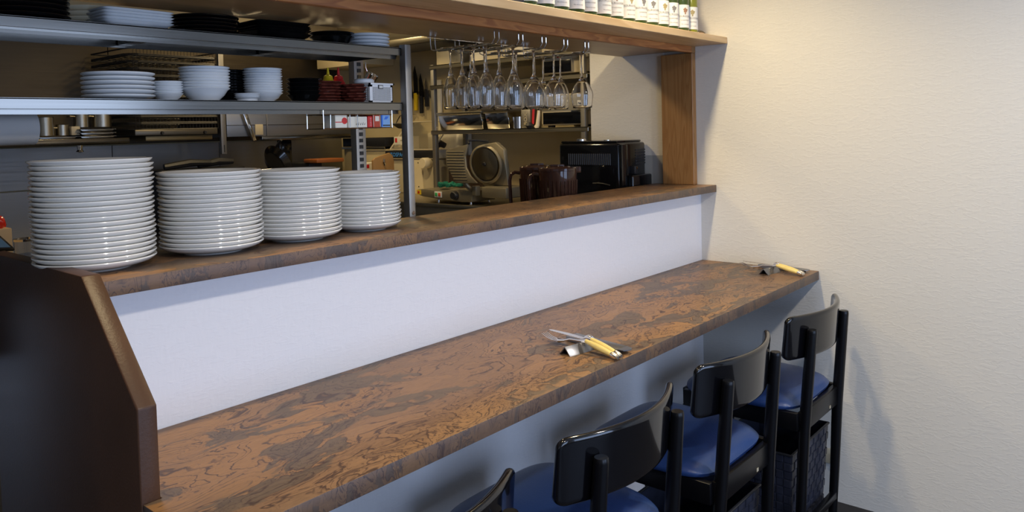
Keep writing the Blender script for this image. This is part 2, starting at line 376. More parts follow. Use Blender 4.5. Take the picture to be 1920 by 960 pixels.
# ------------------------------------------------------------------ lamps (fittings of the lights above)
def downlight(x, y, lab):
    t = E('downlight', lab, 'lamp', (x, y, ZC - .001), group='round ceiling downlights')
    bm = bmesh.new(); lathe(bm, [(.045, 0), (.062, 0), (.062, -.006), (.05, -.008), (.045, -.004)], 24); finish(bm, 'rim', WHITEPL, t)
    bm = bmesh.new(); lathe(bm, [(.0, -.002), (.044, -.002), (.044, 0), (0, 0)], 24); finish(bm, 'diffuser', mat('lamp_glow', (1, .85, .62), .5, emit=6.0), t)
for x, y, w in ((-.75, -.27, 'above the counter, near the right wall'), (-2.3, -.27, 'above the tallest plate stack'), (-.9, -1.75, 'above the chairs by the right wall'),
                (-2.5, -1.75, 'above the place where the camera stands'), (-1.0, 1.15, 'in the kitchen just behind the rack'), (-.45, 2.2, 'deep in the kitchen near its back wall')):
    downlight(x, y, 'round ceiling downlight ' + w)

# ------------------------------------------------------------------ dinner plates
def plate_mesh(r=.112, inner=.0094, foot=.58, rise=.0205, m=PORC, seg=56, name='dinner_plate'):
    f = r * foot; bm = bmesh.new()
    prof = [(0, .002), (f - .006, .002), (f - .004, 0), (f, 0), (f + .002, .003), (r * .78, rise * .33), (r * .92, rise * .60), (r - .0015, rise - .0024),
            (r, rise - .0002), (r - .0006, rise + .0014), (r - .003, rise + .0018), (r * .93, rise - .0005), (r * .80, rise * .42 + .0045), (f + .004, inner + .0012), (f - .01, inner), (0, inner)]
    lathe(bm, prof, seg); return finish(bm, name, m, None, 50)
STK = ((-2.427, .105, .112, 21, .00985, 'tall leftmost ledge stack'), (-2.178, .105, .111, 18, .0094, 'second ledge stack from left'),
       (-1.955, .105, .109, 17, .0094, 'third ledge stack from left'), (-1.745, .105, .098, 15, .0094, 'rightmost ledge stack beside the post'))
for si, (x, y, r, n, p, w) in enumerate(STK):
    src = plate_mesh(r, inner=p)
    for k in range(n):
        o = src if k == 0 else src.copy()
        if k: C.objects.link(o)
        q = n - 1 - k
        word = 'bottom' if k == 0 else (ORD[q] if q == 0 else ORD[q] + ' from top')
        a, d = random.uniform(0, 6.28), (0 if k == 0 else random.uniform(0, .0022))
        o.location = (x + d * math.cos(a), y + d * math.sin(a), 1.2268 + p * k); o.rotation_euler = (0, 0, random.uniform(0, 6))
        tag(o, 'white dinner plate, %s, %s' % (word, w), 'plate', 'white dinner plates, ' + w)
# ------------------------------------------------------------------ steel storage rack in the pass-through
rk = E('storage_rack', 'stainless steel storage rack with two long shelves of crockery behind the ledge', 'rack', (0, 0, 0))
def shelfplate(ztop, name):
    bm = bmesh.new()
    x0, x1, y0, y1 = -4.0, -1.468, .250, .51
    box(bm, x0, x1, y0, y1, ztop - .003, ztop)
    box(bm, x0, x1, y0, y0 + .003, ztop - .0235, ztop, .0008, 1)
    box(bm, x0, x1, y0 + .003, y0 + .020, ztop - .0235, ztop - .0215)
    box(bm, x0, x1, y0 + .019, y0 + .021, ztop - .034, ztop - .0215)
    box(bm, x0, x1, y1 - .003, y1, ztop - .0235, ztop)
    for xx in (-3.4, -2.75, -2.2, -1.8): box(bm, xx, xx + .03, y0 + .03, y1 - .01, ztop - .018, ztop - .003)
    box(bm, x1 - .003, x1, y0, y1, ztop - .0235, ztop)
    return finish(bm, name, STEEL, rk, 30)
shelfplate(1.7415, 'upper_shelf'); shelfplate(1.5745, 'lower_shelf')
bm = bmesh.new(); box(bm, -1.466, -1.441, .234, .262, .0, 1.752, .003); finish(bm, 'front_post', STEELZ, rk)
bm = bmesh.new(); box(bm, -1.452, -1.412, .500, .53, 0, 1.76, .002)
finish(bm, 'rear_post', STEELZ, rk)
bm = bmesh.new()
for k in range(38): box(bm, -1.440, -1.426, .4975, .5005, .95 + k * .021, .962 + k * .021)
finish(bm, 'post_slots', BLACKM, rk)
bm = bmesh.new(); lathe(bm, [(0, -.004), (.006, -.004), (.006, 0), (0, 0)], 12); finish(bm, 'bolt', CHROME, rk, 35, (-1.452, .232, 1.235), (PI / 2, 0, 0))
bm = bmesh.new(); tube(bm, [(-1.44, .28, 1.735), (-1.425, .28, 1.738), (-1.418, .28, 1.725), (-1.43, .28, 1.715)], .003); finish(bm, 'end_hook', WHITEPL, rk)

def bowlsrc(r, h, inner, m, foot=.5, seg=40, name='bowl', lip=.0025):
    f = r * foot; bm = bmesh.new()
    prof = [(0, .002), (f - .003, .002), (f - .002, 0), (f + .001, 0), (f + .002, .004), (r * .76, h * .45), (r * .89, h * .80), (r * .985, h * .93), (r, h * .97), (r - .001, h), (r - lip, h + .0003),
            (r * .89 - lip, h * .84), (r * .76 - lip, h * .45 + inner * .5), (f, inner), (0, inner)]
    lathe(bm, prof, seg); return finish(bm, name, m, None, 50)
def stack(src, n, x, y, z, p, cat, desc, where, jit=.001, sq=1.0):
    for k in range(n):
        o = src if k == 0 else src.copy()
        if k: C.objects.link(o)
        q = n - 1 - k
        word = ('bottom' if k == 0 else (ORD[q] if q == 0 else ORD[q] + ' from top')) if n > 1 else 'only'
        o.location = (x + random.uniform(-jit, jit), y + random.uniform(-jit, jit), z + p * k); o.rotation_euler = (random.uniform(-jit, jit) * 4, random.uniform(-jit, jit) * 4, random.uniform(0, 6) if sq == 1 else 0)
        tag(o, '%s, %s of %s' % (desc, word, where), cat, 'stacked: ' + where)
ZS, ZT = 1.5747, 1.7417
stack(plate_mesh(.080, .0098, .55, .012, PORCG, 40, 'side_plate'), 6, -2.262, .36, ZS, .0104, 'plate', 'white side plate', 'the leftmost stack on the lower shelf')
stack(bowlsrc(.037, .020, .0058, PORCG, .5, 32), 6, -2.144, .36, ZS, .0060, 'bowl', 'small white bowl', 'the short stack beside the plates')
stack(bowlsrc(.063, .036, .0064, PORCG, .52), 8, -2.046, .36, ZS, .0076, 'bowl', 'white soup bowl', 'the wide middle stack on the lower shelf')
stack(bowlsrc(.034, .0125, .0045, PORCG, .72, 32, 'small_dish'), 3, -1.946, .325, ZS, .0048, 'dish', 'small flat white dish', 'the lowest pile on the lower shelf')
stack(bowlsrc(.053, .028, .0060, PORCG, .45), 11, -1.868, .375, ZS, .0066, 'bowl', 'white rice bowl', 'the tall narrow stack')
stack(bowlsrc(.050, .030, .0075, BLACKP, .6), 9, -1.925, .45, ZS, .0078, 'bowl', 'black bowl', 'the dark stack behind the white bowls')
stack(bowlsrc(.050, .024, .011, BLACKP, .6), 5, -1.745, .36, ZS, .0115, 'bowl', 'black bowl', 'the dark stack left of the red-brown dishes')
LQR = mat('red_brown_lacquer', (0.10, 0.022, 0.014), 0.3, coat=.5, var=.5, vscale=40)
def scallop(r, m):
    bm = bmesh.new(); lathe(bm, [(0, .002), (r * .6, 0), (r * .8, .003), (r, .011), (r - .001, .0135), (r * .8, .008), (0, .0065)], 48)
    for v in bm.verts:
        d = Vector((v.co.x, v.co.y)); 
        if d.length > r * .5:
            s = 1 + .05 * math.cos(12 * math.atan2(v.co.y, v.co.x)); v.co.x *= s; v.co.y *= s
    return finish(bm, 'lacquer_dish', m, None, 40)
stack(scallop(.058, LQR), 7, -1.655, .40, ZS, .0088, 'dish', 'dark red-brown lacquer dish', 'the pile left of the white basket', .003)
stack(scallop(.054, LQR), 6, -1.560, .355, ZS, .0088, 'dish', 'dark red-brown lacquer dish', 'the pile touching the white basket', .003)
# upper shelf
stack(plate_mesh(.084, .0095, .55, .014, BLACKP, 40, 'black_plate'), 5, -2.45, .355, ZT, .0105, 'plate', 'black plate', 'the far left pile on the upper shelf')
stack(plate_mesh(.070, .0125, .5, .016, CREAM, 40, 'cream_plate'), 4, -2.285, .43, ZT, .0128, 'plate', 'cream plate', 'the pile behind the rectangular platters')
def platter(w, d, h, m):
    bm = bmesh.new(); L = []
    for sx, sy, z in ((.72, .62, 0), (.74, .66, 0), (1, 1, h), (.985, .96, h + .001), (.74, .64, .006), (.0, .0, .006)):
        ring = []
        for k in range(32):
            a = 2 * PI * k / 32; c, s = math.cos(a), math.sin(a); e = .24
            ring.append(bm.verts.new((w * sx * math.copysign(abs(c) ** e, c), d * sy * math.copysign(abs(s) ** e, s), z)))
        L.append(ring)
    bm.faces.new(L[0][::-1])
    for a, b in zip(L, L[1:]):
        for k in range(32): bm.faces.new((a[k], b[k], b[(k + 1) % 32], a[(k + 1) % 32]))
    return finish(bm, 'platter', m, None, 40)
stack(platter(.083, .060, .014, PORCG), 5, -2.238, .335, ZT, .0070, 'platter', 'pale rectangular platter', 'the nested pile on the upper shelf', .001, 0)
bm = bmesh.new(); box(bm, -2.305, -2.215, .262, .33, 1.7418, 1.7436); tag(finish(bm, 'paper_sheet', PAPERW, None, None), 'thin white sheet lying under the rectangular platters', 'paper')
stack(plate_mesh(.084, .0095, .6, .0105, BLACKP, 40, 'black_plate'), 5, -2.045, .35, ZT, .0092, 'plate', 'black plate', 'the straight pile right of the platters')
stack(platter(.086, .075, .022, BLACKP), 5, -1.845, .355, ZT, .0068, 'platter', 'black curved platter', 'the slanting pile on the upper shelf', .004, 0)
stack(bowlsrc(.066, .030, .009, BLACKP, .45), 2, -1.640, .36, ZT, .012, 'bowl', 'wide black bowl', 'the low pair left of the white plates')
stack(plate_mesh(.066, .0088, .6, .0115, PORCG, 40, 'side_plate'), 4, -1.517, .345, ZT, .0105, 'plate', 'white side plate', 'the right end pile on the upper shelf')
bxo('splash_sheet', mat('grey_splash_sheet', (.40, .40, .38), .5), wr, (-.0025, 0, .17, .562, 1.10, 1.352), .0, smooth=None)
# white perforated basket
def perforated(name, m, parent, ax, c, a0, a1, z0, z1, na, nz, t=.002, marg=.012, hole=.55):
    """a sheet with a grid of square holes, built from bars"""
    bm = bmesh.new()
    def bb(p0, p1, q0, q1):
        if ax == 'y': box(bm, p0, p1, c, c + t, q0, q1)
        else: box(bm, c, c + t, p0, p1, q0, q1)
    bb(a0, a1, z1 - marg, z1); bb(a0, a1, z0, z0 + marg * .8); bb(a0, a0 + marg, z0, z1); bb(a1 - marg, a1, z0, z1)
    ia0, ia1, iz0, iz1 = a0 + marg, a1 - marg, z0 + marg * .8, z1 - marg
    da, dz = (ia1 - ia0) / na, (iz1 - iz0) / nz
    for i in range(na): bb(ia0 + i * da, ia0 + i * da + da * (1 - hole), iz0, iz1)
    for i in range(nz): bb(ia0, ia1, iz0 + i * dz, iz0 + i * dz + dz * (1 - hole))
    return finish(bm, name, m, parent, None)
bk = E('plastic_basket', 'white plastic basket with a grid of square holes at the shelf end', 'basket', (0, 0, 0))
perforated('front_side', WHITEPL, bk, 'y', .283, -1.565, -1.478, ZS, 1.631, 15, 7, marg=.008)
perforated('left_side', WHITEPL, bk, 'x', -1.567, .283, .43, ZS, 1.631, 16, 7, marg=.008)
perforated('rear_side', WHITEPL, bk, 'y', .43, -1.565, -1.478, ZS, 1.631, 15, 7, marg=.008)
perforated('right_side', WHITEPL, bk, 'x', -1.480, .283, .43, ZS, 1.631, 16, 7, marg=.008)
bm = bmesh.new()
box(bm, -1.571, -1.474, .279, .284, 1.629, 1.634); box(bm, -1.571, -1.474, .429, .434, 1.629, 1.634); box(bm, -1.571, -1.566, .279, .434, 1.629, 1.634); box(bm, -1.479, -1.474, .279, .434, 1.629, 1.634)
finish(bm, 'rim', WHITEPL, bk, None)
bxo('base', WHITEPL, bk, (-1.565, -1.478, .285, .43, ZS, ZS + .003)); bxo('tag_holder', BLACKM, bk, (-1.535, -1.517, .2805, .2825, 1.617, 1.629))
bxo('tag_card', PAPERW, bk, (-1.533, -1.519, .2798, .2806, 1.619, 1.627))
bm = bmesh.new(); lathe(bm, [(0, 0), (.03, 0), (.032, .002), (.032, .010), (.028, .014), (0, .014)], 28)
tag(finish(bm, 'jar_lid', WHITEPL, None, 40, (-1.535, .35, 1.636)), 'round white lid lying on top of the perforated basket', 'lid')
for nm, mm, x, h in (('mustard_bottle', YEL, -1.575, .118), ('ketchup_bottle', RED, -1.535, .120)):
    t = E(nm, ('yellow' if mm is YEL else 'red') + ' squeeze bottle with pointed nozzle behind the lacquer dishes', 'bottle', (x, .475, ZS))
    bm = bmesh.new(); lathe(bm, [(0, 0), (.02, 0), (.021, .07), (.014, .083), (0, .083)], 20); finish(bm, 'bottle_body', mm, t)
    bm = bmesh.new(); lathe(bm, [(0, .083), (.015, .083), (.013, .092), (.005, .096), (.0022, h), (0, h)], 16); finish(bm, 'nozzle', mm, t)
t = E('measuring_cup', 'small metal measuring cup hanging from the upper rack shelf', 'cup', (-1.42, .50, 0))
bm = bmesh.new(); lathe(bm, [(0, 0), (.018, 0), (.021, .034), (.0195, .034), (.017, .002), (0, .002)], 24); finish(bm, 'cup_bowl', CHROME, t, 40, (0, -.03, 1.648), (.5, .25, 0))
bm = bmesh.new(); tube(bm, [(0, -.03, 1.68), (-.008, -.03, 1.70), (-.008, -.03, 1.716)], .0018); finish(bm, 'handle', CHROME, t)
# paper roll under the lower shelf
t = E('paper_roll', 'large white kitchen paper roll hanging under the rack at the left edge', 'paper roll', (0, .40, 1.514))
bm = bmesh.new(); lathe(bm, [(.010, 0), (.036, 0), (.037, .002), (.037, .27), (.010, .27)], 40); finish(bm, 'paper', mat('kitchen_paper', (.42, .41, .40), .9, bump=.2, bscale=90), t, 40, (-2.432, 0, 0), (0, -PI / 2, 0))
bm = bmesh.new(); tube(bm, [(-2.72, 0, 0), (-2.428, 0, 0), (-2.428, 0, .030), (-2.428, 0, .056)], .0025); finish(bm, 'roll_holder', CHROME, t)
# wire basket with cartons hanging below the lower shelf
t = E('wire_basket', 'chrome wire basket hanging under the rack with small cartons in it', 'basket', (0, 0, 0))
bm = bmesh.new(); zb, zt2, y0, y1, x0, x1 = 1.499, 1.5385, .262, .34, -1.752, -1.502
for y in (y0, y1):
    tube(bm, [(x0, y, zt2), (x1, y, zt2)], .0013, 6); tube(bm, [(x0, y, zb), (x1, y, zb)], .0013, 6)
for x in (x0, x1):
    for z in (zb, zt2): tube(bm, [(x, y0, z), (x, y1, z)], .0013, 6)
    for y in (y0, y1): tube(bm, [(x, y, zb), (x, y, 1.551)], .0014, 6)
for x in (-1.728, -1.660, -1.633):
    tube(bm, [(x, y0, zt2), (x, y0, zb), (x, y1, zb)], .0013, 6)
for k in range(3): tube(bm, [(x0, y0 + .02 * (k + 1), zb), (x1, y0 + .02 * (k + 1), zb)], .0010, 6)
finish(bm, 'wires', CHROME, t)
def carton(nm, lab, dims, m, marks=(), cat='box', rz=0):
    o = bxo(nm, m, None, dims, .0012, 1); tag(o, lab, cat)
    for (mm, d) in marks: bxo('printed_panel', mm, o, d, smooth=None)
    return o
c = carton('carton', 'cream and red carton at the left in the hanging wire basket', (-1.706, -1.664, .270, .33, 1.5008, 1.5375), CARDW, ((RED, (-1.7062, -1.6638, .2697, .27, 1.516, 1.5185)),))
bm = bmesh.new(); lathe(bm, [(0, 0), (.0095, 0), (.0095, .0006), (0, .0006)], 24); finish(bm, 'printed_disc', RED, c, 35, (-1.674, .270, 1.521), (PI / 2, 0, 0))
c = carton('carton', 'plain white carton with handwriting in the hanging wire basket', (-1.661, -1.591, .270, .33, 1.5008, 1.533), CARDW)
bm = bmesh.new()
for k, (a, s) in enumerate(((-1.633, .004), (-1.626, .006), (-1.618, .005), (-1.610, .007), (-1.603, .005))):
    tube(bm, [(a, .2695, 1.512), (a + .002, .2695, 1.508), (a + .004, .2695, 1.510 + s)], .0005, 4)
finish(bm, 'handwriting', INKB, c)
c = carton('carton', 'bright red carton in the hanging wire basket', (-1.590, -1.573, .268, .33, 1.5008, 1.534), RED)
lettering('S E R V E', .0065, PAPERW, c, M=Matrix.Translation((-1.578, .2672, 1.517)) @ Matrix.Rotation(PI / 2, 4, 'X') @ Matrix.Rotation(PI / 2, 4, 'Z'))
c = carton('carton', 'red carton with cream frame in the hanging wire basket', (-1.572, -1.544, .266, .33, 1.5008, 1.538), mat('dull_red_print', (.42, .05, .02), .45),
           ((CARDW, (-1.5715, -1.5700, .2655, .266, 1.502, 1.537)), (CARDW, (-1.5455, -1.5442, .2655, .266, 1.502, 1.537)), (CARDW, (-1.564, -1.549, .2655, .266, 1.519, 1.534))))
c = carton('carton', 'blue and white carton at the right in the hanging wire basket', (-1.540, -1.5055, .266, .33, 1.5008, 1.539), mat('pale_blue_print', (.20, .38, .66), .45),
           ((BLUE, (-1.5405, -1.535, .2655, .266, 1.503, 1.537)), (INKB, (-1.5345, -1.5062, .2655, .266, 1.5045, 1.508))))
bm = bmesh.new(); prism(bm, [(-1.530, 1.524), (-1.524, 1.533), (-1.512, 1.533), (-1.516, 1.527), (-1.520, 1.524)], .2655, .266, 'y'); finish(bm, 'logo', BLUE, c, None)

# ------------------------------------------------------------------ hanging glasses
XC = (-1.20, -1.08, -.955, -.83, -.70)
gr = E('glass_rack', 'chrome wire stemware rack under the soffit holding upturned glasses', 'rack', (0, 0, 0))
for x in XC:
    bm = bmesh.new()
    for s in (-.011, .011):
        tube(bm, [(x + s, .095, 1.806), (x + s, .095, 1.775), (x + s, .105, 1.762), (x + s, .13, 1.758), (x + s, .37, 1.758), (x + s, .384, 1.764), (x + s, .388, 1.785), (x + s, .388, 1.806)], .0020, 6)
    finish(bm, 'rail', CHROME, gr)
bm = bmesh.new()
for y in (.25,): tube(bm, [(-1.24, .372, 1.803), (-.66, .372, 1.803)], .002, 6)
finish(bm, 'cross_wire', CHROME, gr)
def glass_src(rb, hb, rf, stem, name):
    """upturned glass: foot on top at z=0, hangs down. rb bowl radius, hb bowl height"""
    H = stem + hb; bm = bmesh.new()
    out = [(0, .0020), (rf * .7, .0010), (rf, 0), (rf, -.0016), (rf * .5, -.003), (.006, -.007), (.0034, -.016), (.0030, -stem * .6), (.0036, -stem * .92), (.007, -stem), ]
    for k in range(1, 13):
        t_ = k / 12; r = rb * (math.sin(min(t_ * 1.55, 1) * PI / 2) ** .72) * (1 - .16 * max(0, t_ - .55) / .45)
        out.append((max(r, .008), -stem - hb * t_ * 1.0))
    inn = [(max(r - .0013, .0003), z) for r, z in out[10:]][::-1]; inn[-1] = (inn[-1][0], inn[-1][1])
    prof = out + [(out[-1][0] - .0006, out[-1][1] - .0006)] + inn + [(0, -stem - .004)]
    lathe(bm, prof, 32); return finish(bm, name, GLASS, None, 60)
FL = glass_src(.0290, .124, .033, .080, 'champagne_flute'); WG = glass_src(.0420, .110, .035, .094, 'wine_glass'); MG = glass_src(.032, .114, .032, .092, 'white_wine_glass')
GL = [(FL, 0, .305, 'flute', 'leftmost, farthest from the front'), (FL, 0, .250, 'flute', 'second from the left'), (FL, 0, .197, 'flute', 'third from the left'), (FL, 0, .143, 'flute', 'at the front of the leftmost rail'),
      (FL, 1, .193, 'flute', 'second in the second rail'), (FL, 1, .130, 'flute', 'at the front of the second rail'), (FL, 1, .258, 'flute', 'third in the second rail'), (FL, 1, .325, 'flute', 'last in the second rail'),
      (WG, 2, .143, 'wine', 'wide, at the front of the middle rail'), (MG, 2, .222, 'medium', 'behind the wide one of the middle rail'), (MG, 2, .30, 'medium', 'last in the middle rail'),
      (WG, 3, .150, 'wine', 'wide, at the front of the fourth rail'), (WG, 3, .240, 'wine', 'wide, second in the fourth rail'), (WG, 3, .335, 'wine', 'wide, last in the fourth rail'),
      (WG, 4, .120, 'wine', 'wide, rightmost, overlapping the white wall'), (MG, 4, .218, 'medium', 'second in the rightmost rail'), (MG, 4, .30, 'medium', 'last in the rightmost rail')]
seen = set()
for src, c, y, kd, w in GL:
    o = src if src.name not in seen else src.copy()
    if src.name in seen: C.objects.link(o)
    seen.add(src.name); o.location = (XC[c], y, 1.7622); o.rotation_euler = (0, 0, random.uniform(0, 6))
    tag(o, 'upturned clear %s hanging, %s' % ({'flute': 'champagne flute', 'wine': 'wine glass', 'medium': 'slim wine glass'}[kd], w), 'glass', 'upturned glasses hanging in the rack')

# ------------------------------------------------------------------ wine bottles on the shelf
BG = mat('dark_green_bottle_glass', (.035, .055, .012), .06, coat=.5); BG2 = mat('olive_bottle_glass', (.16, .17, .015), .05, coat=.5)
def bottle(glass, emb, k):
    t = E('wine_bottle', 'x', 'bottle', (0, 0, 1.8462), group='wine bottles on the pine shelf')
    r = .0362; bm = bmesh.new()
    lathe(bm, [(0, .004), (r - .006, 0), (r, .006), (r, .185), (r * .93, .205), (r * .6, .235), (.0155, .255), (.0142, .285), (.0155, .288), (.0155, .297), (0, .297)], 32)
    finish(bm, 'bottle_body', glass, t)
    bm = bmesh.new(); lathe(bm, [(.0158, .262), (.0160, .298), (0, .299)], 24); finish(bm, 'foil_cap', GOLDI, t)
    rl = r + .0006; bm = bmesh.new(); a0, a1, n = -PI / 2 - 1.25, -PI / 2 + 1.25, 24
    v0 = [bm.verts.new((rl * math.cos(a0 + (a1 - a0) * i / n), rl * math.sin(a0 + (a1 - a0) * i / n), .016)) for i in range(n + 1)]
    v1 = [bm.verts.new((v.co.x, v.co.y, .104)) for v in v0]
    for i in range(n): bm.faces.new((v0[i], v0[i + 1], v1[i + 1], v1[i]))
    lb = finish(bm, 'label', PAPERW, t)
    rt = rl + .0005
    for s, z, sz, mm in (('BOURGOGNE', .056, .0105, INK), ('CHARDONNAY', .0425, .0058, INK), ('Mis en bouteille', .027, .0055, INK)):
        lettering(s, sz, mm, lb, 'lettering', M=Matrix.Translation((0, 0, z)), bend=rt)
    # small tree-shaped emblem
    bm = bmesh.new(); pts = []
    for i in range(18):
        a = 2 * PI * i / 18; q = .0095 * (1 + .18 * math.sin(5 * a) + .1 * math.cos(3 * a)); pts.append((q * math.cos(a), .083 + q * .9 * math.sin(a)))
    def wrap(px, pz): return (rt * math.sin(px / rt), -rt * math.cos(px / rt), pz)
    c0 = bm.verts.new(wrap(0, .083)); vv = [bm.verts.new(wrap(*p)) for p in pts]
    for i in range(18): bm.faces.new((c0, vv[i], vv[(i + 1) % 18]))
    tr = [bm.verts.new(wrap(*p)) for p in ((-.002, .078), (.003, .078), (.002, .067), (-.0045, .067))]; bm.faces.new(tr)
    finish(bm, 'emblem', emb, lb, None)
    return t
nb = 14; protos = {}
for i in range(nb):
    x = -.226 - i * .0790
    key = (i == 0, (2, 1, 0, 2, 0, 0)[i % 6])
    if key not in protos: t = protos[key] = bottle(BG2 if i == 0 else BG, (INK, BRONI, GOLDI)[key[1]], i)
    else: t = dup(protos[key])
    t.location = (x, -.073 + random.uniform(-.003, .003), 1.8462); t.rotation_euler = (0, 0, -.45 + random.uniform(-.22, .22))
    t['label'] = 'wine bottle with white label, ' + ('olive green glass, nearest the right wall' if i == 0 else '%s from the right on the pine shelf' % ORD[i] if i < nb - 1 else 'leftmost one in view')
c = bxo('storage_box', mat('dark_grey_box', (.05, .05, .055), .5), None, (-1.66, -1.275, -.09, .10, 1.8465, 1.95), .003); tag(c, 'dark grey box on the pine shelf left of the bottles', 'box')
bxo('box_lid', mat('dark_grey_box', (.05, .05, .055), .5), c, (-1.663, -1.272, -.093, .103, 1.95, 1.962), .003)
t = E('corkscrew', 'small folded corkscrew with red inlay at the right end of the pine shelf', 'corkscrew', (-.165, -.095, 1.8465), .1)
bm = bmesh.new(); tube(bm, [(-.045, 0, .010), (-.025, 0, .013), (0, 0, .014), (.025, 0, .012), (.036, 0, .012), (.040, 0, .004)], [.005, .006, .0055, .0045, .004, .003], 8); finish(bm, 'frame', BLACKPL, t)
bm = bmesh.new(); tube(bm, [(-.030, -.003, .004), (0, -.004, .007), (.028, -.003, .006)], .0035, 8); finish(bm, 'inlay', BRONI, t)
bm = bmesh.new(); tube(bm, [(-.045, 0, .010), (-.036, -.006, .003), (.030, -.008, .003)], .0026, 8); finish(bm, 'lever', CHROME, t)

# ------------------------------------------------------------------ pitchers and coffee machine behind the ledge
wk = E('side_worktop', 'steel side worktop behind the ledge carrying pitchers and coffee machine', 'worktop', (0, 0, 0))
bxo('top', STEEL, wk, (-1.05, -.002, .222, .80, 1.075, 1.095), .002)
bxo('body', STEELZ, wk, (-1.04, -.01, .24, .79, 0, 1.074), .002)
SMK = mat('smoky_brown_plastic', (.060, .028, .020), .08, trans=.35, ior=1.3, coat=.4)
def pitcher(loc, rz, label):
    t = E('pitcher', label, 'pitcher', loc, rz, 'brown water pitchers'); r = .076
    bm = bmesh.new(); prof = [(0, 0), (r * .84, 0), (r * .87, .004), (r, .222), (r - .003, .222), (r * .84, .006), (0, .006)]; lathe(bm, prof, 48)
    finish(bm, 'jug_body', SMK, t)
    bm = bmesh.new()
    for k in range(30):
        a = 2 * PI * k / 30; tube(bm, [((r * .875) * math.cos(a), (r * .875) * math.sin(a), .01), ((r * .985) * math.cos(a), (r * .985) * math.sin(a), .185)], .0026, 4)
    rb = finish(bm, 'ribs', SMK, t); rb['kind'] = 'stuff'
    bm = bmesh.new(); lathe(bm, [(0, .240), (r * .6, .240), (r * .66, .236), (r * .93, .236), (r * 1.0, .232), (r * 1.015, .223), (r * .9, .221), (0, .221)], 48); finish(bm, 'lid', SMK, t)
    bxo('lid_tab', SMK, t, (-.030, .026, -.008, .008, .238, .247), .003)
    bm = bmesh.new(); prism(bm, [(-.020, .045), (.020, .045), (.0, .092)],   .212, .236, 'z', .002, Matrix.Rotation(-PI / 2, 4, 'Z')); finish(bm, 'spout', SMK, t)
    bm = bmesh.new(); tube(bm, [(-r + .004, 0, .208), (-r - .018, 0, .212), (-r - .034, 0, .202), (-r - .040, 0, .18), (-r - .038, 0, .10), (-r - .034, 0, .05), (-r - .022, 0, .034), (-r * .87, 0, .030)], .0075, 10)
    finish(bm, 'handle', SMK, t); return t
pitcher((-.560, .452, 1.0952), -.87, 'brown ribbed pitcher with lid, left one, half hidden by its twin')
pitcher((-.622, .300, 1.0952), -.87, 'brown ribbed pitcher with lid, right one, in front of the coffee machine')
t = E('coffee_machine', 'black glossy automatic coffee machine in front of the white wall', 'coffee machine', (-.235, .25, 1.0965))
bm = bmesh.new(); box(bm, 0, .222, .012, .335, 0, .318, .012, 3); finish(bm, 'housing', BLACKPL, t)
bm = bmesh.new(); box(bm, .012, .214, .03, .33, .318, .328, .004); finish(bm, 'top_cover', BLACKPL, t)
bm = bmesh.new(); box(bm, .058, .222, -.020, .02, 0, .175, .008, 3); finish(bm, 'drip_tray', BLACKPL, t)
bm = bmesh.new(); box(bm, .004, .055, .0, .02, 0, .312, .006); finish(bm, 'front_pillar', BLACKPL, t)
bm = bmesh.new(); box(bm, .095, .125, -.008, .02, .178, .215, .005); finish(bm, 'spout', BLACKM, t)
bm = bmesh.new(); lathe(bm, [(0, 0), (.006, 0), (.006, .006), (0, .006)], 16); finish(bm, 'knob', CHROME, t, 35, (.108, -.006, .205), (PI / 2, 0, 0))
bm = bmesh.new()
for k in range(6): box(bm, .135, .215, .0095, .0125, .22 + k * .012, .227 + k * .012, .001, 1)
finish(bm, 'front_grooves', BLACKM, t)
bm = bmesh.new()
for k in range(22): box(bm, -.003, .002, .055 + k * .0105, .0605 + k * .0105, .222, .272, .001, 1)
finish(bm, 'vent_slats', mat('vent_plastic', (.035, .035, .038), .4), t)
bm = bmesh.new(); tube(bm, [(-.001, .06, .135), (-.004, .09, .141), (-.004, .12, .143), (-.001, .15, .141)], .0025); finish(bm, 'grip_recess', BLACKM, t)
bm = bmesh.new(); lathe(bm, [(0, 0), (.022, 0), (.022, .008), (.016, .012), (0, .012)], 24); finish(bm, 'dial', CHROME, t, 35, (.06, .25, .327))
bm = bmesh.new(); lathe(bm, [(0, 0), (.016, 0), (.016, .004), (0, .004)], 24); finish(bm, 'cup_disc', CHROME, t, 35, (.06, .11, .327))
t = tag(bxo('sugar_carton', CARDW, None, (-.985, -.90, .40, .50, 1.0965, 1.165), .003), 'small pale packet behind the handle of the left pitcher', 'packet')

# ------------------------------------------------------------------ right-hand kitchen side (along the far wall)
tb = E('prep_table', 'long steel prep table carrying the meat slicer', 'table', (0, 0, 0))
bxo('top', STEELY, tb, (-.352, XK - .002, .83, 2.86, 1.100, 1.120), .002)
bxo('front_rail', STEELY, tb, (-.345, -.325, .83, 2.86, 1.02, 1.0995), .002)
bxo('lower_shelf', STEELY, tb, (-.33, XK - .01, .83, 2.86, .55, .57), .002)
for x in (-.335, .25):
    for y in (.86, 1.85, 2.80): bxo('leg', STEELZ, tb, (x, x + .035, y, y + .035, 0, 1.02), .003)
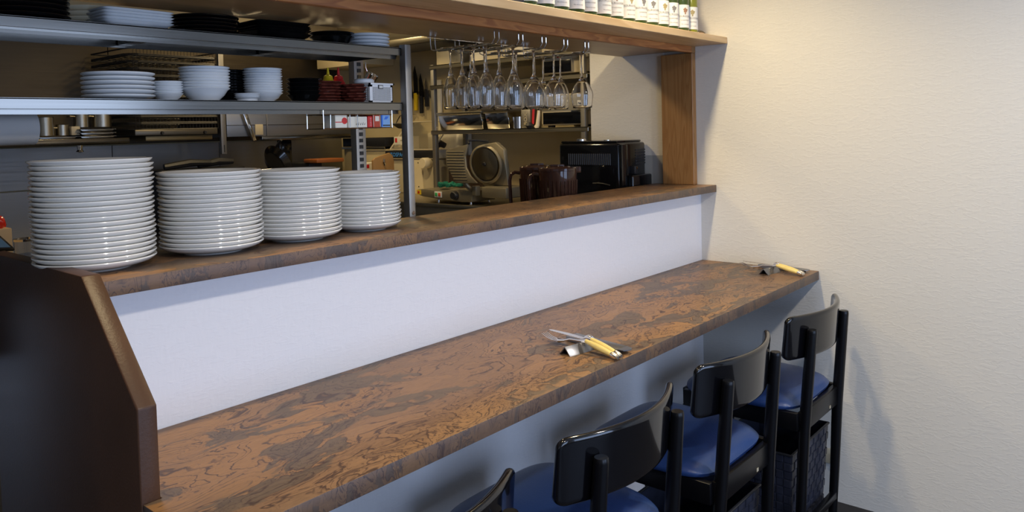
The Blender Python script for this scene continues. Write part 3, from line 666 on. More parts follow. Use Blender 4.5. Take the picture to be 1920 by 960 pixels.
# meat slicer: faces -x
SL = mat('cast_aluminium', (.30, .26, .18), .42, .6, var=.1)
t = E('meat_slicer', 'grey meat slicer with round blade and ribbed carriage on the prep table', 'slicer', (-.335, .95, 1.1205))
bm = bmesh.new(); prism(bm, [(.10, .014), (.085, .070), (.16, .076), (.235, .074), (.30, .062), (.42, .070), (.485, .066), (.485, .040), (.44, .030), (.30, .020), (.16, .012)], .0, .18, 'x', .005); finish(bm, 'base', SL, t)
for y in (.12, .345):
    for x in (.02, .15):
        bm = bmesh.new(); lathe(bm, [(0, 0), (.008, 0), (.006, .008), (.006, .020), (0, .020)], 12); finish(bm, 'rubber_foot', CHROME, t, 35, (x, y, 0))
bxo('switch_plate', WHITEPL, t, (-.004, .001, .300, .352, .030, .060), .002)
bxo('green_button', mat('green_button', (.05, .4, .12), .4), t, (-.007, -.003, .330, .346, .036, .054), .002)
bxo('red_button', mat('red_button', (.6, .08, .03), .4), t, (-.007, -.003, .307, .323, .036, .054), .002)
bm = bmesh.new(); lathe(bm, [(0, 0), (.024, 0), (.022, .016), (.017, .022), (0, .022)], 24); finish(bm, 'dial', BLACKM, t, 35, (0, .205, .044), (0, -PI / 2, 0))
bxo('warning_sticker', YEL, t, (-.004, .001, .455, .482, .040, .064), .0)
bxo('warning_print', RED, t, (-.005, -.003, .462, .474, .046, .058), .0)
bm = bmesh.new(); lathe(bm, [(0, 0), (.088, 0), (.092, .004), (.098, .020), (.089, .026), (.084, .024), (.084, .008), (0, .008)], 48); finish(bm, 'blade_guard', SL, t, 35, (.085, .060, .198), (0, -PI / 2 - .12, .1))
bm = bmesh.new(); lathe(bm, [(0, 0), (.02, .003), (.072, .001), (.078, 0), (.072, -.002), (0, -.002)], 56); finish(bm, 'blade', steel('blade_steel', (.40, .36, .28), .3), t, 35, (.062, .060, .198), (0, -PI / 2 - .12, .1))
bm = bmesh.new(); lathe(bm, [(0, 0), (.010, 0), (.008, .006), (0, .006)], 20); finish(bm, 'blade_hub', BLACKM, t, 35, (.058, .060, .198), (0, -PI / 2 - .12, .1))
bm = bmesh.new(); prism(bm, [(-.055, .09), (.11, .09), (.13, .29), (.02, .305), (-.03, .27)], .10, .13, 'x', .008); finish(bm, 'backing_plate', SL, t)
cr = bmesh.new(); prism(cr, [(.025, .112), (.168, .108), (.232, .200), (.228, .270), (.080, .298), (.100, .24), (.095, .185), (.068, .145)], -.035, -.024, 'x', .003)
cg = finish(cr, 'carriage_plate', SL, t)
bm = bmesh.new()
for k in range(11):
    z = .128 + k * .0135; hi_ = min(.222, .172 + (z - .118) * .62); lo_ = .085 + .022 * math.sin(min(1, (z - .118) / .12) * PI * .5); tube(bm, [(-.0365, lo_, z), (-.0365, hi_, z)], .0019, 6)
finish(bm, 'carriage_ridges', SL, cg)
bm = bmesh.new(); tube(bm, [(-.026, .12, .118), (-.015, .11, .095), (.01, .10, .070)], .011); finish(bm, 'carriage_arm', SL, t)
bm = bmesh.new(); tube(bm, [(-.02, .085, .300), (-.01, .10, .316), (.02, .07, .316), (.05, .02, .308)], .006); finish(bm, 'grip', BLACKM, t)
bxo('gauge_plate', SL, t, (-.012, .02, .055, .082, .048, .095), .003); bxo('motor_housing', SL, t, (.02, .17, -.11, .05, .036, .090), .008)
bm = bmesh.new()
for k in range(22):
    tube(bm, [(.0 + .03 * math.sin(k * .7), k * .006, .012 + .008 * abs(math.cos(k * 1.2))), (.02 + .03 * math.cos(k * .7), k * .006 + .01, .016 + .010 * abs(math.sin(k * 1.1)))], .009, 6)
tag(finish(bm, 'cloth', GREEN, None, 60, (-.28, 1.20, 1.192)), 'crumpled dark green cloth lying on the slicer base', 'cloth')

# vacuum packer with TOSPACK panel (faces -x), clear lid open
t = E('vacuum_packer', 'beige vacuum packing machine with raised clear lid and black front panel', 'machine', (0, 0, 0))
bm = bmesh.new(); prism(bm, [(1.69, 1.1205), (1.70, 1.326), (2.11, 1.326), (2.12, 1.1205)], .045, .24, 'x', .006); finish(bm, 'body', BEIGE, t)
bxo('control_panel', BLACKM, t, (.030, .06, 1.67, 2.11, 1.331, 1.374), .003)
bxo('trim_strip', BEIGED, t, (.032, .06, 1.67, 2.11, 1.325, 1.3305), .001); bxo('deck', BEIGE, t, (.062, .24, 1.68, 2.11, 1.327, 1.378), .004)
lettering('TOSPACK', .034, mat('bright_blue_print', (.08, .32, .85), .4), t, 'lettering', M=FX(.0290, 1.985, 1.3395), bold=.0004)
bm = bmesh.new(); lathe(bm, [(0, 0), (.030, 0), (.032, .004), (.032, .05), (.028, .056), (0, .056)], 28); finish(bm, 'roller_knob', CREAM, t, 35, (.040, 1.735, 1.303), (0, -PI / 2, 0))
bm = bmesh.new(); prism(bm, [(1.785, 1.1205), (1.925, 1.1205), (1.94, 1.322), (1.80, 1.322)], .036, .044, 'x'); finish(bm, 'side_cover', CREAM, t, None)
for yy, zz in ((1.82, 1.30), (1.82, 1.16)): bxo('screw', INKB, t, (.034, .037, yy, yy + .006, zz, zz + .006))
bm = bmesh.new()
for a, b in (((.035, 2.07, 1.38), (.19, 2.07, 1.545)), ((.035, 1.69, 1.38), (.19, 1.69, 1.545)), ((.19, 2.07, 1.545), (.19, 1.69, 1.545)), ((.035, 2.07, 1.38), (.035, 1.69, 1.38))): tube(bm, [a, b], .0045, 6)
LIDG = mat('lid_acrylic', (.85, .80, .66), .08, trans=.9, ior=1.2)
finish(bm, 'lid_frame', BEIGED, t)
bm = bmesh.new(); prism(bm, [(.035, 1.38), (.19, 1.545), (.194, 1.540), (.039, 1.376)], 1.69, 2.07, 'y'); finish(bm, 'lid_pane', LIDG, t, None)
c = bxo('carton', CARDW, None, (.064, .16, 1.94, 2.065, 1.3785, 1.458), .003); tag(c, 'white carton with small red square on top of the vacuum packer', 'box')
bxo('printed_square', RED, c, (.0626, .064, 2.035, 2.052, 1.424, 1.450)); bxo('printed_mark', INKB, c, (.0626, .064, 1.975, 1.987, 1.394, 1.42)); bxo('printed_mark', BEIGED, c, (.0626, .064, 1.98, 2.005, 1.432, 1.440))
# steel shelving with microwaves along the right kitchen wall
t = E('kitchen_rack', 'tall steel kitchen rack with pans and microwaves along the right wall', 'rack', (0, 0, 0))
for y0 in (.60, 1.635):
    for x0 in (.0, .25): bxo('post', STEELZ, t, (x0, x0 + .026, y0, y0 + .026, 1.1205, 1.86), .002)
def kshelf(z, nm):
    bm = bmesh.new(); box(bm, -.004, .29, .58, 1.665, z - .004, z); box(bm, -.004, -.001, .58, 1.665, z - .022, z, .001, 1); box(bm, .287, .29, .58, 1.665, z - .022, z); finish(bm, nm, STEELY, t, None)
kshelf(1.489, 'lower_shelf'); kshelf(1.858, 'upper_shelf'); kshelf(1.745, 'middle_shelf')
def microwave(loc, lab, lowpanel):
    m_ = E('microwave_oven', lab, 'microwave', loc)
    bm = bmesh.new(); box(bm, 0, .27, 0, .30, 0, .155, .005); finish(bm, 'cabinet', BEIGED, m_)
    bxo('oven_door', BEIGED, m_, (-.012, 0, .115, .297, .006, .15), .003); 
    if not lowpanel:
        bxo('control_panel', BEIGE, m_, (-.014, 0, .003, .297, .070, .110), .002)
        bxo('display', INKB, m_, (-.016, -.013, .235, .278, .078, .103))
        for k in range(8):
            for j in range(2): bxo('button', RED if (k == 7 and j == 0) else CREAM, m_, (-.0165, -.0135, .018 + k * .0235, .036 + k * .0235, .077 + j * .014, .088 + j * .014), .0008, 1)
    else:
        bxo('front_panel', mat('grey_enamel', (.24, .22, .17), .4), m_, (-.014, 0, .003, .297, .070, .150), .002)
        bxo('badge', PAPERW, m_, (-.0165, -.0135, .008, .088, .085, .118), .001)
        lettering('Panasonic', .015, INKB, m_, 'lettering', M=FX(-.0175, .048, .099), bold=.0005)
    bxo('front_glass', BLACKPL, m_, (-.0165, -.012, .115 if not lowpanel else .02, .285, .006, .064), .001)
    for y in (.03, .27): bxo('rubber_foot', BLACKM, m_, (.02, .05, y - .012, y + .012, -.010, 0))
    return m_
microwave((.035, .575, 1.756), 'upper beige microwave with rows of cream buttons on the kitchen rack', False)
microwave((.035, .585, 1.500), 'lower grey microwave with brand badge beneath the buttoned one', True)
def gn_pan(nm, y0, y1, h, lab, x0=.02, x1=.26):
    t2 = E(nm, lab, 'pan', (0, 0, 1.4895))
    bm = bmesh.new(); prism(bm, [(x0 + .02, 0), (x1 - .02, 0), (x1, h), (x0, h)], y0, y1, 'y', .006); finish(bm, 'pan_body', CHROME, t2)
    bm = bmesh.new(); box(bm, x0 - .006, x1 + .006, y0 - .006, y1 + .006, h - .003, h + .002, .001, 1); finish(bm, 'rim', STEELY, t2)
gn_pan('steel_pan', 1.30, 1.63, .085, 'long steel pan at the left on the kitchen rack shelf')
tag(bxo('steel_cover', STEELY, None, (.015, .265, 1.29, 1.635, 1.5785, 1.590), .003), 'flat steel lid covering the long steel pan', 'cover')
gn_pan('steel_pan', 1.11, 1.27, .088, 'squarer steel pan to the right of the long covered one')
bm = bmesh.new(); lathe(bm, [(0, 0), (.03, 0), (.031, .06), (.0285, .06), (.028, .003), (0, .003)], 24); tag(finish(bm, 'steel_cup', CHROME, None, 35, (.05, 1.055, 1.4895)), 'small steel cup beside the square steel pan', 'cup')
o = bxo('metal_canister', STEELZ, None, (.02, .085, .955, 1.015, 1.4895, 1.585), .004); tag(o, 'tall grey canister with raised upright letters under the glasses', 'canister')
lettering('BOX', .030, BEIGED, o, 'lettering', M=Matrix.Translation((.0185, .975, 1.537)) @ Matrix.Rotation(-PI / 2, 4, 'Z') @ Matrix.Rotation(PI / 2, 4, 'X') @ Matrix.Rotation(PI / 2, 4, 'Z'), bold=.0006)
bm = bmesh.new(); tube(bm, [(.03, .925, 1.492), (.03, .915, 1.505), (.035, .905, 1.59)], [.014, .011, .009], 10); t3 = tag(finish(bm, 'white_spatula', CREAM, None, 40), 'cream spatula handle leaning beside the lower microwave', 'spatula')
bm = bmesh.new(); tube(bm, [(.02, .937, 1.51), (.022, .932, 1.59)], .006, 8); tag(finish(bm, 'red_marker', RED, None, 40), 'thin red stick standing beside the grey canister', 'marker')
bm = bmesh.new(); lathe(bm, [(0, 0), (.014, 0), (.020, .012), (.014, .026), (0, .03)], 16); tag(finish(bm, 'rubber_stopper', BLACKM, None, 35, (.03, .968, 1.4898)).__class__ and bpy.data.objects['rubber_stopper'], 'small round black stopper on the rack shelf before the canister', 'knob'); bpy.data.objects['rubber_stopper'].location = (-.0, .945, 1.4898)
# upper clutter
tag(bxo('cream_bin', BEIGE, None, (.02, .20, 1.52, 1.63, 1.8590, 1.955), .006), 'cream plastic bin on top of the kitchen rack, left end', 'bin')
tag(bxo('steel_bin', STEELZ, None, (.02, .20, 1.44, 1.51, 1.8590, 1.94), .004), 'narrow steel bin beside the cream one on the rack top', 'bin')
for k, (a, b, h) in enumerate(((1.27, 1.36, .055), (1.10, 1.25, .050), (.96, 1.08, .060))):
    tag(bxo('cream_carton', CARDW if k != 1 else BEIGE, None, (.02, .22, a, b, 1.8590, 1.8590 + h), .003), 'cream carton on the rack top, ' + ('left one' if k == 0 else 'middle one' if k == 1 else 'right one') + ' of three behind the glasses', 'box')
t = E('range_hood', 'grey steel extraction hood high on the right kitchen wall', 'hood', (0, 0, 0))
bxo('hood_shell', STEELY, t, (-.05, XK - .002, 1.30, 2.30, 2.00, 2.20), .004); bxo('hood_lip', STEELY, t, (-.065, -.045, 1.29, 2.31, 1.985, 2.02), .002); bxo('hood_filter', DSTEEL, t, (-.03, .27, 1.33, 2.27, 1.985, 1.999))
bxo('wall_box', PLASTER, t, (.05, XK - .002, 2.31, 2.80, 1.92, 2.1), .003)
tag(bxo('cutting_board', CARDW, None, (.268, .286, 1.62, 1.98, 1.1205, 1.475), .004), 'large cream cutting board leaning on the kitchen wall', 'board')
tag(bxo('white_board_strip', CARDW, None, (.27, .285, 1.86, 1.91, 1.48, 1.80), .002), 'narrow cream board standing behind the rack post', 'board')
for k, (y, z0, z1, lab) in enumerate(((2.14, 1.60, 1.86, 'leftmost dark knife'), (2.085, 1.62, 1.90, 'tall knife with pointed tip'), (2.035, 1.60, 1.85, 'knife with slanted blade'), (1.985, 1.64, 1.82, 'short knife nearest the rack'))):
    t = E('kitchen_knife', lab + ' on the kitchen wall holder', 'knife', (0, 0, 0), group='knives on the kitchen wall')
    bm = bmesh.new(); prism(bm, [(y - .018, z0 + .10), (y + .016, z0 + .10), (y + .016, z1 - .04), (y + .002, z1), (y - .018, z1 - .08)], .272, .276, 'x'); finish(bm, 'blade', BLACKPL if k != 3 else CHROME, t, None)
    bm = bmesh.new(); box(bm, .264, .282, y - .012, y + .012, z0, z0 + .11, .004); finish(bm, 'handle', YEL if k == 1 else BLACKM, t)
tag(bxo('knife_rail', STEELY, None, (.283, .299, 1.95, 2.19, 1.70, 1.74), .002), 'steel magnetic rail holding the kitchen knives', 'rail')
t = E('steel_strainer', 'round steel strainer basket hanging below the kitchen knives', 'strainer', (.20, 2.10, 1.535))
bm = bmesh.new(); lathe(bm, [(0, -.03), (.05, -.026), (.09, 0), (.094, .002), (.094, .006), (.088, .002), (.05, -.022), (0, -.026)], 32); finish(bm, 'strainer_bowl', STEELY, t)
bm = bmesh.new(); tube(bm, [(-.09, 0, .0), (-.05, .0, .05), (.0, 0, .065), (.09, 0, .055)], .004); finish(bm, 'handle', CHROME, t)
t = E('dark_cabinet', 'dark shelf niche with steel edge beside the vacuum packer', 'cabinet', (0, 0, 0))
bxo('cabinet_body', BLACKM, t, (.05, .29, 2.13, 2.55, 1.40, 1.455), .003); bxo('edge_strip', STEELY, t, (.042, .05, 2.13, 2.55, 1.385, 1.398), .001)
bxo('lower_panel', PLASTER, t, (.06, .29, 2.13, 2.55, 1.1205, 1.384), .002)
bm = bmesh.new(); tube(bm, [(.10, 1.74, 1.395), (.11, 1.71, 1.415), (.12, 1.68, 1.40)], [.016, .022, .016], 10); tag(finish(bm, 'dark_bag', BLACKM, None, 60, (0, 0, 0)), 'dark rubber bag on the vacuum packer beside its lid', 'bag')
tag(bxo('dark_canister', mat('brown_tin', (.06, .04, .03), .3, .4), None, (.05, .20, 1.45, 1.60, 1.1205, 1.345), .02, 3), 'dark brown tin behind the slicer cloth', 'tin')

# ------------------------------------------------------------------ kitchen back side, seen under the rack
bw = E('cooking_line', 'steel cooking line worktop along the back kitchen wall', 'worktop', (0, 0, 0))
bxo('top', STEEL, bw, (-4.0, -.40, 2.2, 2.86, .86, .88), .003); bxo('body', DSTEEL, bw, (-4.0, -.40, 2.23, 2.86, 0, .859), .003)
bxo('rear_upstand', STEEL, bw, (-4.0, -.40, 2.84, 2.865, .88, .92), .002)
t = E('wall_shelf', 'steel wall shelf carrying pots on the back kitchen wall', 'shelf', (0, 0, 0))
bxo('shelf_board', STEEL, t, (-3.6, -1.375, 2.38, 2.87, 1.470, 1.487), .002); bxo('front_lip', STEEL, t, (-3.6, -1.375, 2.375, 2.38, 1.462, 1.492), .001)
bm = bmesh.new(); lathe(bm, [(0, 0), (.013, 0), (.011, -.022), (.017, -.03), (0, -.036)], 16); finish(bm, 'shelf_hook', CHROME, t, 35, (-1.60, 2.39, 1.461))
POTM = steel('pot_steel', (.42, .38, .30), .3, 2)
def pot(x, y, r, h, z, lab, m=POTM, nm='steel_pot', lidm=None):
    t2 = E(nm, lab, 'pot', (x, y, z)); bm = bmesh.new()
    lathe(bm, [(0, 0), (r, 0), (r, h), (r + .003, h + .002), (r - .002, h), (r - .003, .003), (0, .003)], 28); finish(bm, 'pot_body', m, t2)
    bm = bmesh.new(); tube(bm, [(-r, -.02, h * .7), (-r - .02, -.02, h * .72), (-r - .02, .02, h * .72), (-r, .02, h * .7)], .004, 6); finish(bm, 'handle', m, t2)
pot(-1.725, 2.45, .036, .085, 1.510, 'steel pot with dark clip standing on a tray'); pot(-1.645, 2.47, .028, .050, 1.510, 'small bright steel pot beside the clip pot')
pot(-1.560, 2.47, .034, .072, 1.548, 'upright steel pot, left of the tall pair under the rack'); pot(-1.465, 2.47, .044, .072, 1.548, 'upright steel pot, right of the tall pair under the rack')
tag(bxo('white_carton', BEIGE, None, (-1.615, -1.575, 2.44, 2.50, 1.5095, 1.552), .003), 'small beige carton between the steel pots', 'box')
def nest(x0, x1, y0, y1, n, z, p, desc, where):
    bm = bmesh.new(); b = .012
    prism(bm, [(x0 + .015, 0), (x1 - .015, 0), (x1, .016), (x0, .016)], y0, y1, 'y', .002); box(bm, x0 - .006, x1 + .006, y0 - .004, y1 + .004, .014, .0165, .0006, 1)
    src = finish(bm, 'steel_tray', STEEL, None, 35)
    for k in range(n):
        o = src if k == 0 else src.copy()
        if k: C.objects.link(o)
        o.location = (0, 0, z + k * p); tag(o, '%s, %s of %s' % (desc, 'bottom' if k == 0 else ORD[n - 1 - k] + (' from top' if k < n - 1 else ''), where), 'tray', 'stacked: ' + where)
nest(-1.765, -1.60, 2.42, 2.60, 1, 1.4875, .0165, 'shallow steel tray', 'the flat set below the clip pot')
nest(-1.585, -1.425, 2.42, 2.62, 3, 1.4875, .0170, 'nested steel tray', 'the pile below the tall pots')
nest(-1.86, -1.785, 2.42, 2.55, 4, 1.4875, .0165, 'small steel tray', 'the pile behind the paper roll')
# stacked wire drying racks (large grid panels)
DW = mat('dark_wire', (.045, .042, .038), .45, .4)
def wire_tray(x0, x1, y0, y1):
    bm = bmesh.new(); r = .004; c = .05
    def loop(z, rr):
        pts = [(x0 + c, y0, z), (x1 - c * .3, y0, z), (x1, y0 + c * .3, z), (x1, y1, z), (x0, y1, z), (x0, y0 + c, z), (x0 + c * .3, y0 + c * .3, z), (x0 + c, y0, z)]; tube(bm, pts, rr, 6)
    loop(0, .0035); loop(.028, .0045)
    for k in range(26): x = x0 + c * .5 + (x1 - x0 - c * .6) * k / 25; tube(bm, [(x, y0, 0), (x, y0, .028)], .0013, 4)
    for k in range(14): x = x0 + (x1 - x0) * (k + .5) / 14; tube(bm, [(x, y0, 0), (x, y1, 0)], .0016, 4)
    for k in range(6): y = y0 + (y1 - y0) * (k + .5) / 6; tube(bm, [(x0, y, .001), (x1, y, .001)], .0016, 4)
    return finish(bm, 'wire_tray', DW, None, 40)
src = wire_tray(-1.355, -.885, 2.40, 2.84)
for k in range(12):
    o = src if k == 0 else src.copy()
    if k: C.objects.link(o)
    o.location = (0, 0, 1.532 + k * .0345)
    tag(o, 'dark wire drying tray, %s of the tall stack behind the bowls' % ('bottom' if k == 0 else ORD[11 - k] + (' from top' if k < 11 else '')), 'tray', 'stack of wire drying trays')
t = E('grill_unit', 'dark steel grill unit with two round studs below the wire trays', 'grill', (0, 0, 0))
bxo('unit_body', mat('greased_steel', (.13, .115, .09), .4, .8), t, (-1.34, -.90, 2.39, 2.84, 1.500, 1.530), .004)
for x in (-1.205, -.975):
    bm = bmesh.new(); lathe(bm, [(0, 0), (.009, 0), (.007, .010), (0, .010)], 14); finish(bm, 'stud', BLACKM, t, 35, (x, 2.388, 1.512), (PI / 2, 0, 0))
bxo('drip_drawer', mat('warm_dull_steel', (.20, .155, .08), .45, .8), t, (-1.28, -.92, 2.41, 2.80, 1.472, 1.4985), .004)
t = E('wall_bracket', 'grey upright wall rail beside the wire trays', 'rail', (0, 0, 0))
bxo('rail_body', STEELZ, t, (-.875, -.845, 2.40, 2.42, 1.39, 1.98), .002); bm = bmesh.new()
for k in range(5): lathe(bm, [(0, -.0015), (.004, -.0015), (.004, 0), (0, 0)], 8, 0, 0, 0)
bm.free(); bxo('rail_slot', BLACKM, t, (-.862, -.858, 2.3985, 2.4005, 1.40, 1.44))
bm = bmesh.new(); box(bm, -.012, .012, 0, .012, 0, .185, .002); finish(bm, 'strut', CHROME, t, 35, (-.685, 2.38, 1.458), (0, -.33, 0))
# low extractor canopy
t = E('low_canopy', 'dark steel canopy under the rack, right of the wire trays', 'canopy', (0, 0, 0))
bxo('canopy_shell', DSTEEL, t, (-.83, .02, 2.42, 2.86, 1.482, 1.66), .003); bxo('canopy_lip', STEEL, t, (-.63, .03, 2.395, 2.42, 1.458, 1.482), .002)
bxo('seam_strip', STEELZ, t, (-.585, -.579, 2.412, 2.42, 1.482, 1.62), .001); bxo('wall_plate', BEIGED, t, (-.66, -.61, 2.412, 2.42, 1.49, 1.55), .002); bxo('mid_seam', STEEL, t, (-.83, .02, 2.416, 2.42, 1.545, 1.549), .0005)
# pans, chopping board, cartons on the back worktop
t = E('frying_pan', 'black frying pan standing on edge under the rack', 'pan', (-.60, 2.32, 1.325))
bm = bmesh.new(); lathe(bm, [(0, 0), (.070, 0), (.098, .03), (.101, .03), (.073, -.004), (0, -.004)], 36); finish(bm, 'pan_body', BLACKPL, t, 35, (0, 0, 0), (PI / 2 - .5, 0, .3))
bm = bmesh.new(); tube(bm, [(.0, -.02, .095), (.0, -.07, .135)], .008); finish(bm, 'handle', BLACKM, t)
tag(bxo('pan_crate', BLACKM, None, (-.71, -.49, 2.24, 2.42, .8805, 1.24), .006), 'dark crate holding the frying pan', 'crate')
tag(bxo('wooden_tray', mat('orange_wood', (.30, .09, .02), .4), None, (-.46, -.27, 2.12, 2.25, 1.322, 1.345), .006), 'orange-brown wooden tray beside the frying pan', 'tray')
tag(bxo('dark_stand', BLACKM, None, (-.45, -.36, 2.21, 2.60, .8805, 1.321), .006), 'dark stand beneath the orange-brown tray', 'stand')
tag(bxo('dark_screen', BLACKPL, None, (-.45, -.365, 2.50, 2.53, 1.3215, 1.457), .006), 'black screen behind the frying pan', 'screen')
t = tag(bxo('cream_carton', CARDW, None, (-.345, -.225, 1.86, 1.95, 1.1205, 1.318), .003), 'cream carton with red print behind the third plate stack', 'box')
bxo('printed_square', RED, t, (-.335, -.30, 1.858, 1.86, 1.29, 1.31))
bm = bmesh.new(); prism(bm, [(-.335, 1.121), (-.335, 1.335), (-.318, 1.348), (-.215, 1.372), (-.192, 1.355), (-.185, 1.32), (-.185, 1.121)], 1.78, 1.795, 'y', .003)
t = finish(bm, 'chopping_board', mat('plain_board_wood', (.36, .20, .07), .5), None, 35); tag(t, 'brown wooden board with a hanging hook, above the rightmost plates', 'board')
bm = bmesh.new(); tube(bm, [(-.262, 1.776, 1.338), (-.268, 1.770, 1.322), (-.262, 1.772, 1.305)], .006, 8); finish(bm, 'hook', CHROME, t)
for k, (x, l) in enumerate(((-1.2, .22), (-1.02, .17))):
    t = E('black_tongs', 'black handled tool lying on the back worktop, ' + ('left' if k == 0 else 'right') + ' of the pair', 'tool', (x, 2.35, 1.338), -.1)
    bm = bmesh.new(); tube(bm, [(-.02, 0, .0), (l * .5, 0, .016), (l, 0, .012)], [.016, .020, .014], 8); finish(bm, 'tool_body', BLACKM, t)
tag(bxo('tool_crate', BLACKM, None, (-1.26, -.80, 2.30, 2.5, .8805, 1.322), .004), 'black crate below the black tools on the back worktop', 'crate')
# small things at the far left behind the end panel
lw = E('prep_counter', 'steel prep counter behind the brown end panel', 'worktop', (0, 0, 0))
bxo('top', STEEL, lw, (-4.0, -1.48, .54, 1.10, 1.135, 1.150), .002); bxo('body', DSTEEL, lw, (-4.0, -1.48, .56, 1.08, 0, 1.134), .002)
tag(bxo('berry_carton', CARD, None, (-2.56, -2.385, .74, .84, 1.1505, 1.262), .003), 'brown carton holding red fruit at the left edge', 'box')
for k, (x, z, y) in enumerate(((-2.41, 1.277, .76), (-2.435, 1.292, .79), (-2.40, 1.268, .79), (-2.445, 1.275, .755))):
    bm = bmesh.new(); bmesh.ops.create_icosphere(bm, subdivisions=2, radius=.017 if k != 1 else .02)
    for v in bm.verts: v.co.z *= 1.2
    tag(finish(bm, 'red_tomato', mat('tomato_skin', (.60, .02, .01), .2, coat=.5), None, 60, (x, y, z)), 'red tomato in the brown carton, ' + ('rightmost', 'topmost', 'lowest at the right', 'leftmost')[k], 'tomato', 'red tomatoes at the left edge')
t = E('glass_jar', 'low clear jar beside the brown carton', 'jar', (-2.335, .80, 1.1505)); bm = bmesh.new(); lathe(bm, [(0, 0), (.028, 0), (.03, .07), (.0285, .07), (.027, .003), (0, .003)], 24); finish(bm, 'jar_glass', GLASS, t)
bm = bmesh.new(); lathe(bm, [(.029, .068), (.0315, .068), (.0315, .074), (.029, .074)], 24); finish(bm, 'rim', CHROME, t)
t = E('tablet', 'tilted tablet with blue screen behind the end panel', 'tablet', (-2.50, .50, 1.235), .15)
bm = bmesh.new(); box(bm, -.10, .05, 0, .10, 0, .008, .003); o = finish(bm, 'case', BLACKPL, t, 35, None, (.35, .12, 0)); bm = bmesh.new(); box(bm, -.094, .042, .006, .094, .008, .0088); finish(bm, 'screen', mat('blue_screen', (.10, .22, .42), .15), o, None)
bm = bmesh.new()
for k in range(3): box(bm, -.09, .0, .012 + k * .026, .024 + k * .026, .0088, .0092)
finish(bm, 'screen_rows', mat('pale_screen', (.45, .55, .7), .3), o, None)
tag(bxo('tablet_stand', BLACKM, None, (-2.60, -2.47, .50, .535, 1.0, 1.232), .003), 'black support under the tilted tablet', 'stand')

# ------------------------------------------------------------------ place settings
CUT = mat('cutlery_steel', (.80, .76, .70), .22, 1.0, var=.02)
def setting(ox, oy, rz, w):
    g = 'place setting ' + w
    rest = E('cutlery_rest', 'folded dark metal cutlery rest, %s' % w, 'cutlery rest', (ox, oy, .9007), rz, g)
    bm = bmesh.new(); prism(bm, [(-.020, 0), (-.0165, .0), (0, .0185), (.0165, 0), (.020, 0), (.0015, .0215), (-.0015, .0215)], -.045, .045, 'x', .0004); finish(bm, 'folded_sheet', mat('gunmetal', (.22, .22, .23), .32, .9), rest, 30)
    hz = .0235
    def handle(bm, x0, x1, ylo, yhi, z0, z1):
        n = 9; tube(bm, [(x0 + (x1 - x0) * k / n, ylo + (yhi - ylo) * k / n, z0 + (z1 - z0) * k / n) for k in range(n + 1)], [.0042 + .0036 * math.sin(PI * min(1, (k + 1) / (n + 1.5))) + .0008 * k / n for k in range(n + 1)], 12)
    # fork
    f = E('fork', 'fork with yellow handle on the metal rest, %s' % w, 'fork', (ox + .010, oy, .9007), rz + .0, g)
    bm = bmesh.new(); handle(bm, 0, .002, -.024, -.118, .0305, .0125); h = finish(bm, 'handle', YELH, f)
    bm = bmesh.new(); tube(bm, [(.002, -.112, .0135), (.002, -.126, .0105), (.002, -.134, .0095)], [.0078, .0076, .004], 12); finish(bm, 'end_cap', CUT, h)
    bm = bmesh.new(); tube(bm, [(0, -.026, .031), (0, -.010, .028), (0, .010, .0262), (0, .035, .024), (0, .058, .016), (0, .078, .013)], [.0052, .0036, .0026, .0026, .0034, .0075], 10)
    box(bm, -.0105, .0105, .074, .094, .0115, .0135, .0008, 1)
    for k in range(4):
        x = -.0093 + k * .0062; tube(bm, [(x, .092, .0125), (x, .112, .015), (x * 1.04, .136, .023)], [.0016, .0015, .0008], 6)
    finish(bm, 'fork_head', CUT, f)
    k_ = E('knife', 'steak knife with yellow handle beside the fork, %s' % w, 'knife', (ox + .029, oy, .9007), rz - .01, g)
    bm = bmesh.new(); handle(bm, .004, .001, -.022, -.118, .0305, .0125); h = finish(bm, 'handle', YELH, k_)
    bm = bmesh.new(); tube(bm, [(.001, -.112, .0135), (.0, -.126, .0105), (.0, -.134, .0095)], [.0078, .0076, .004], 12); finish(bm, 'end_cap', CUT, h)
    bm = bmesh.new(); tube(bm, [(.004, -.028, .032), (.006, -.014, .032), (.006, -.002, .029)], [.0066, .0082, .0056], 12); finish(bm, 'bolster', CUT, k_)
    poly = [(.011, .0), (.0125, .07), (.006, .125), (-.0005, .1365)]; teeth = []
    for j in range(12): y = .125 - j * .0105; teeth += [(-.0048, y), (-.0066, y - .004)]
    bm = bmesh.new(); prism(bm, poly + teeth + [(-.004, .0)], .0262, .0277, 'z'); finish(bm, 'blade', CUT, k_, None)
    return g
g1 = setting(-1.440, -.368, -.17, 'in the middle of the counter')
g2 = setting(-.140, -.358, -.18, 'at the far end by the wall')
GUN = mat('gunmetal', (.22, .22, .23), .32, .9)
for x, y, rz, w in ((-1.366, -.388, -.16, 'in the middle of the counter'), (-.052, -.380, -.19, 'at the far end by the wall')):
    bm = bmesh.new(); prism(bm, [(-.021, .0), (-.019, .010), (.019, .010), (.021, 0), (.0235, 0), (.021, .0125), (-.021, .0125), (-.0235, 0)], -.080, .105, 'y', .0004)
    t = finish(bm, 'towel_tray', GUN, None, 30, (x, y, .9007), (0, 0, rz)); tag(t, 'narrow dark metal tray beside the knife, ' + w, 'tray')
    bm = bmesh.new(); prism(bm, [(-.021, -.080), (.021, -.080), (.017, -.098), (.006, -.106), (-.006, -.106), (-.017, -.098)], .0105, .0125, 'z'); finish(bm, 'rounded_end', GUN, t, None)

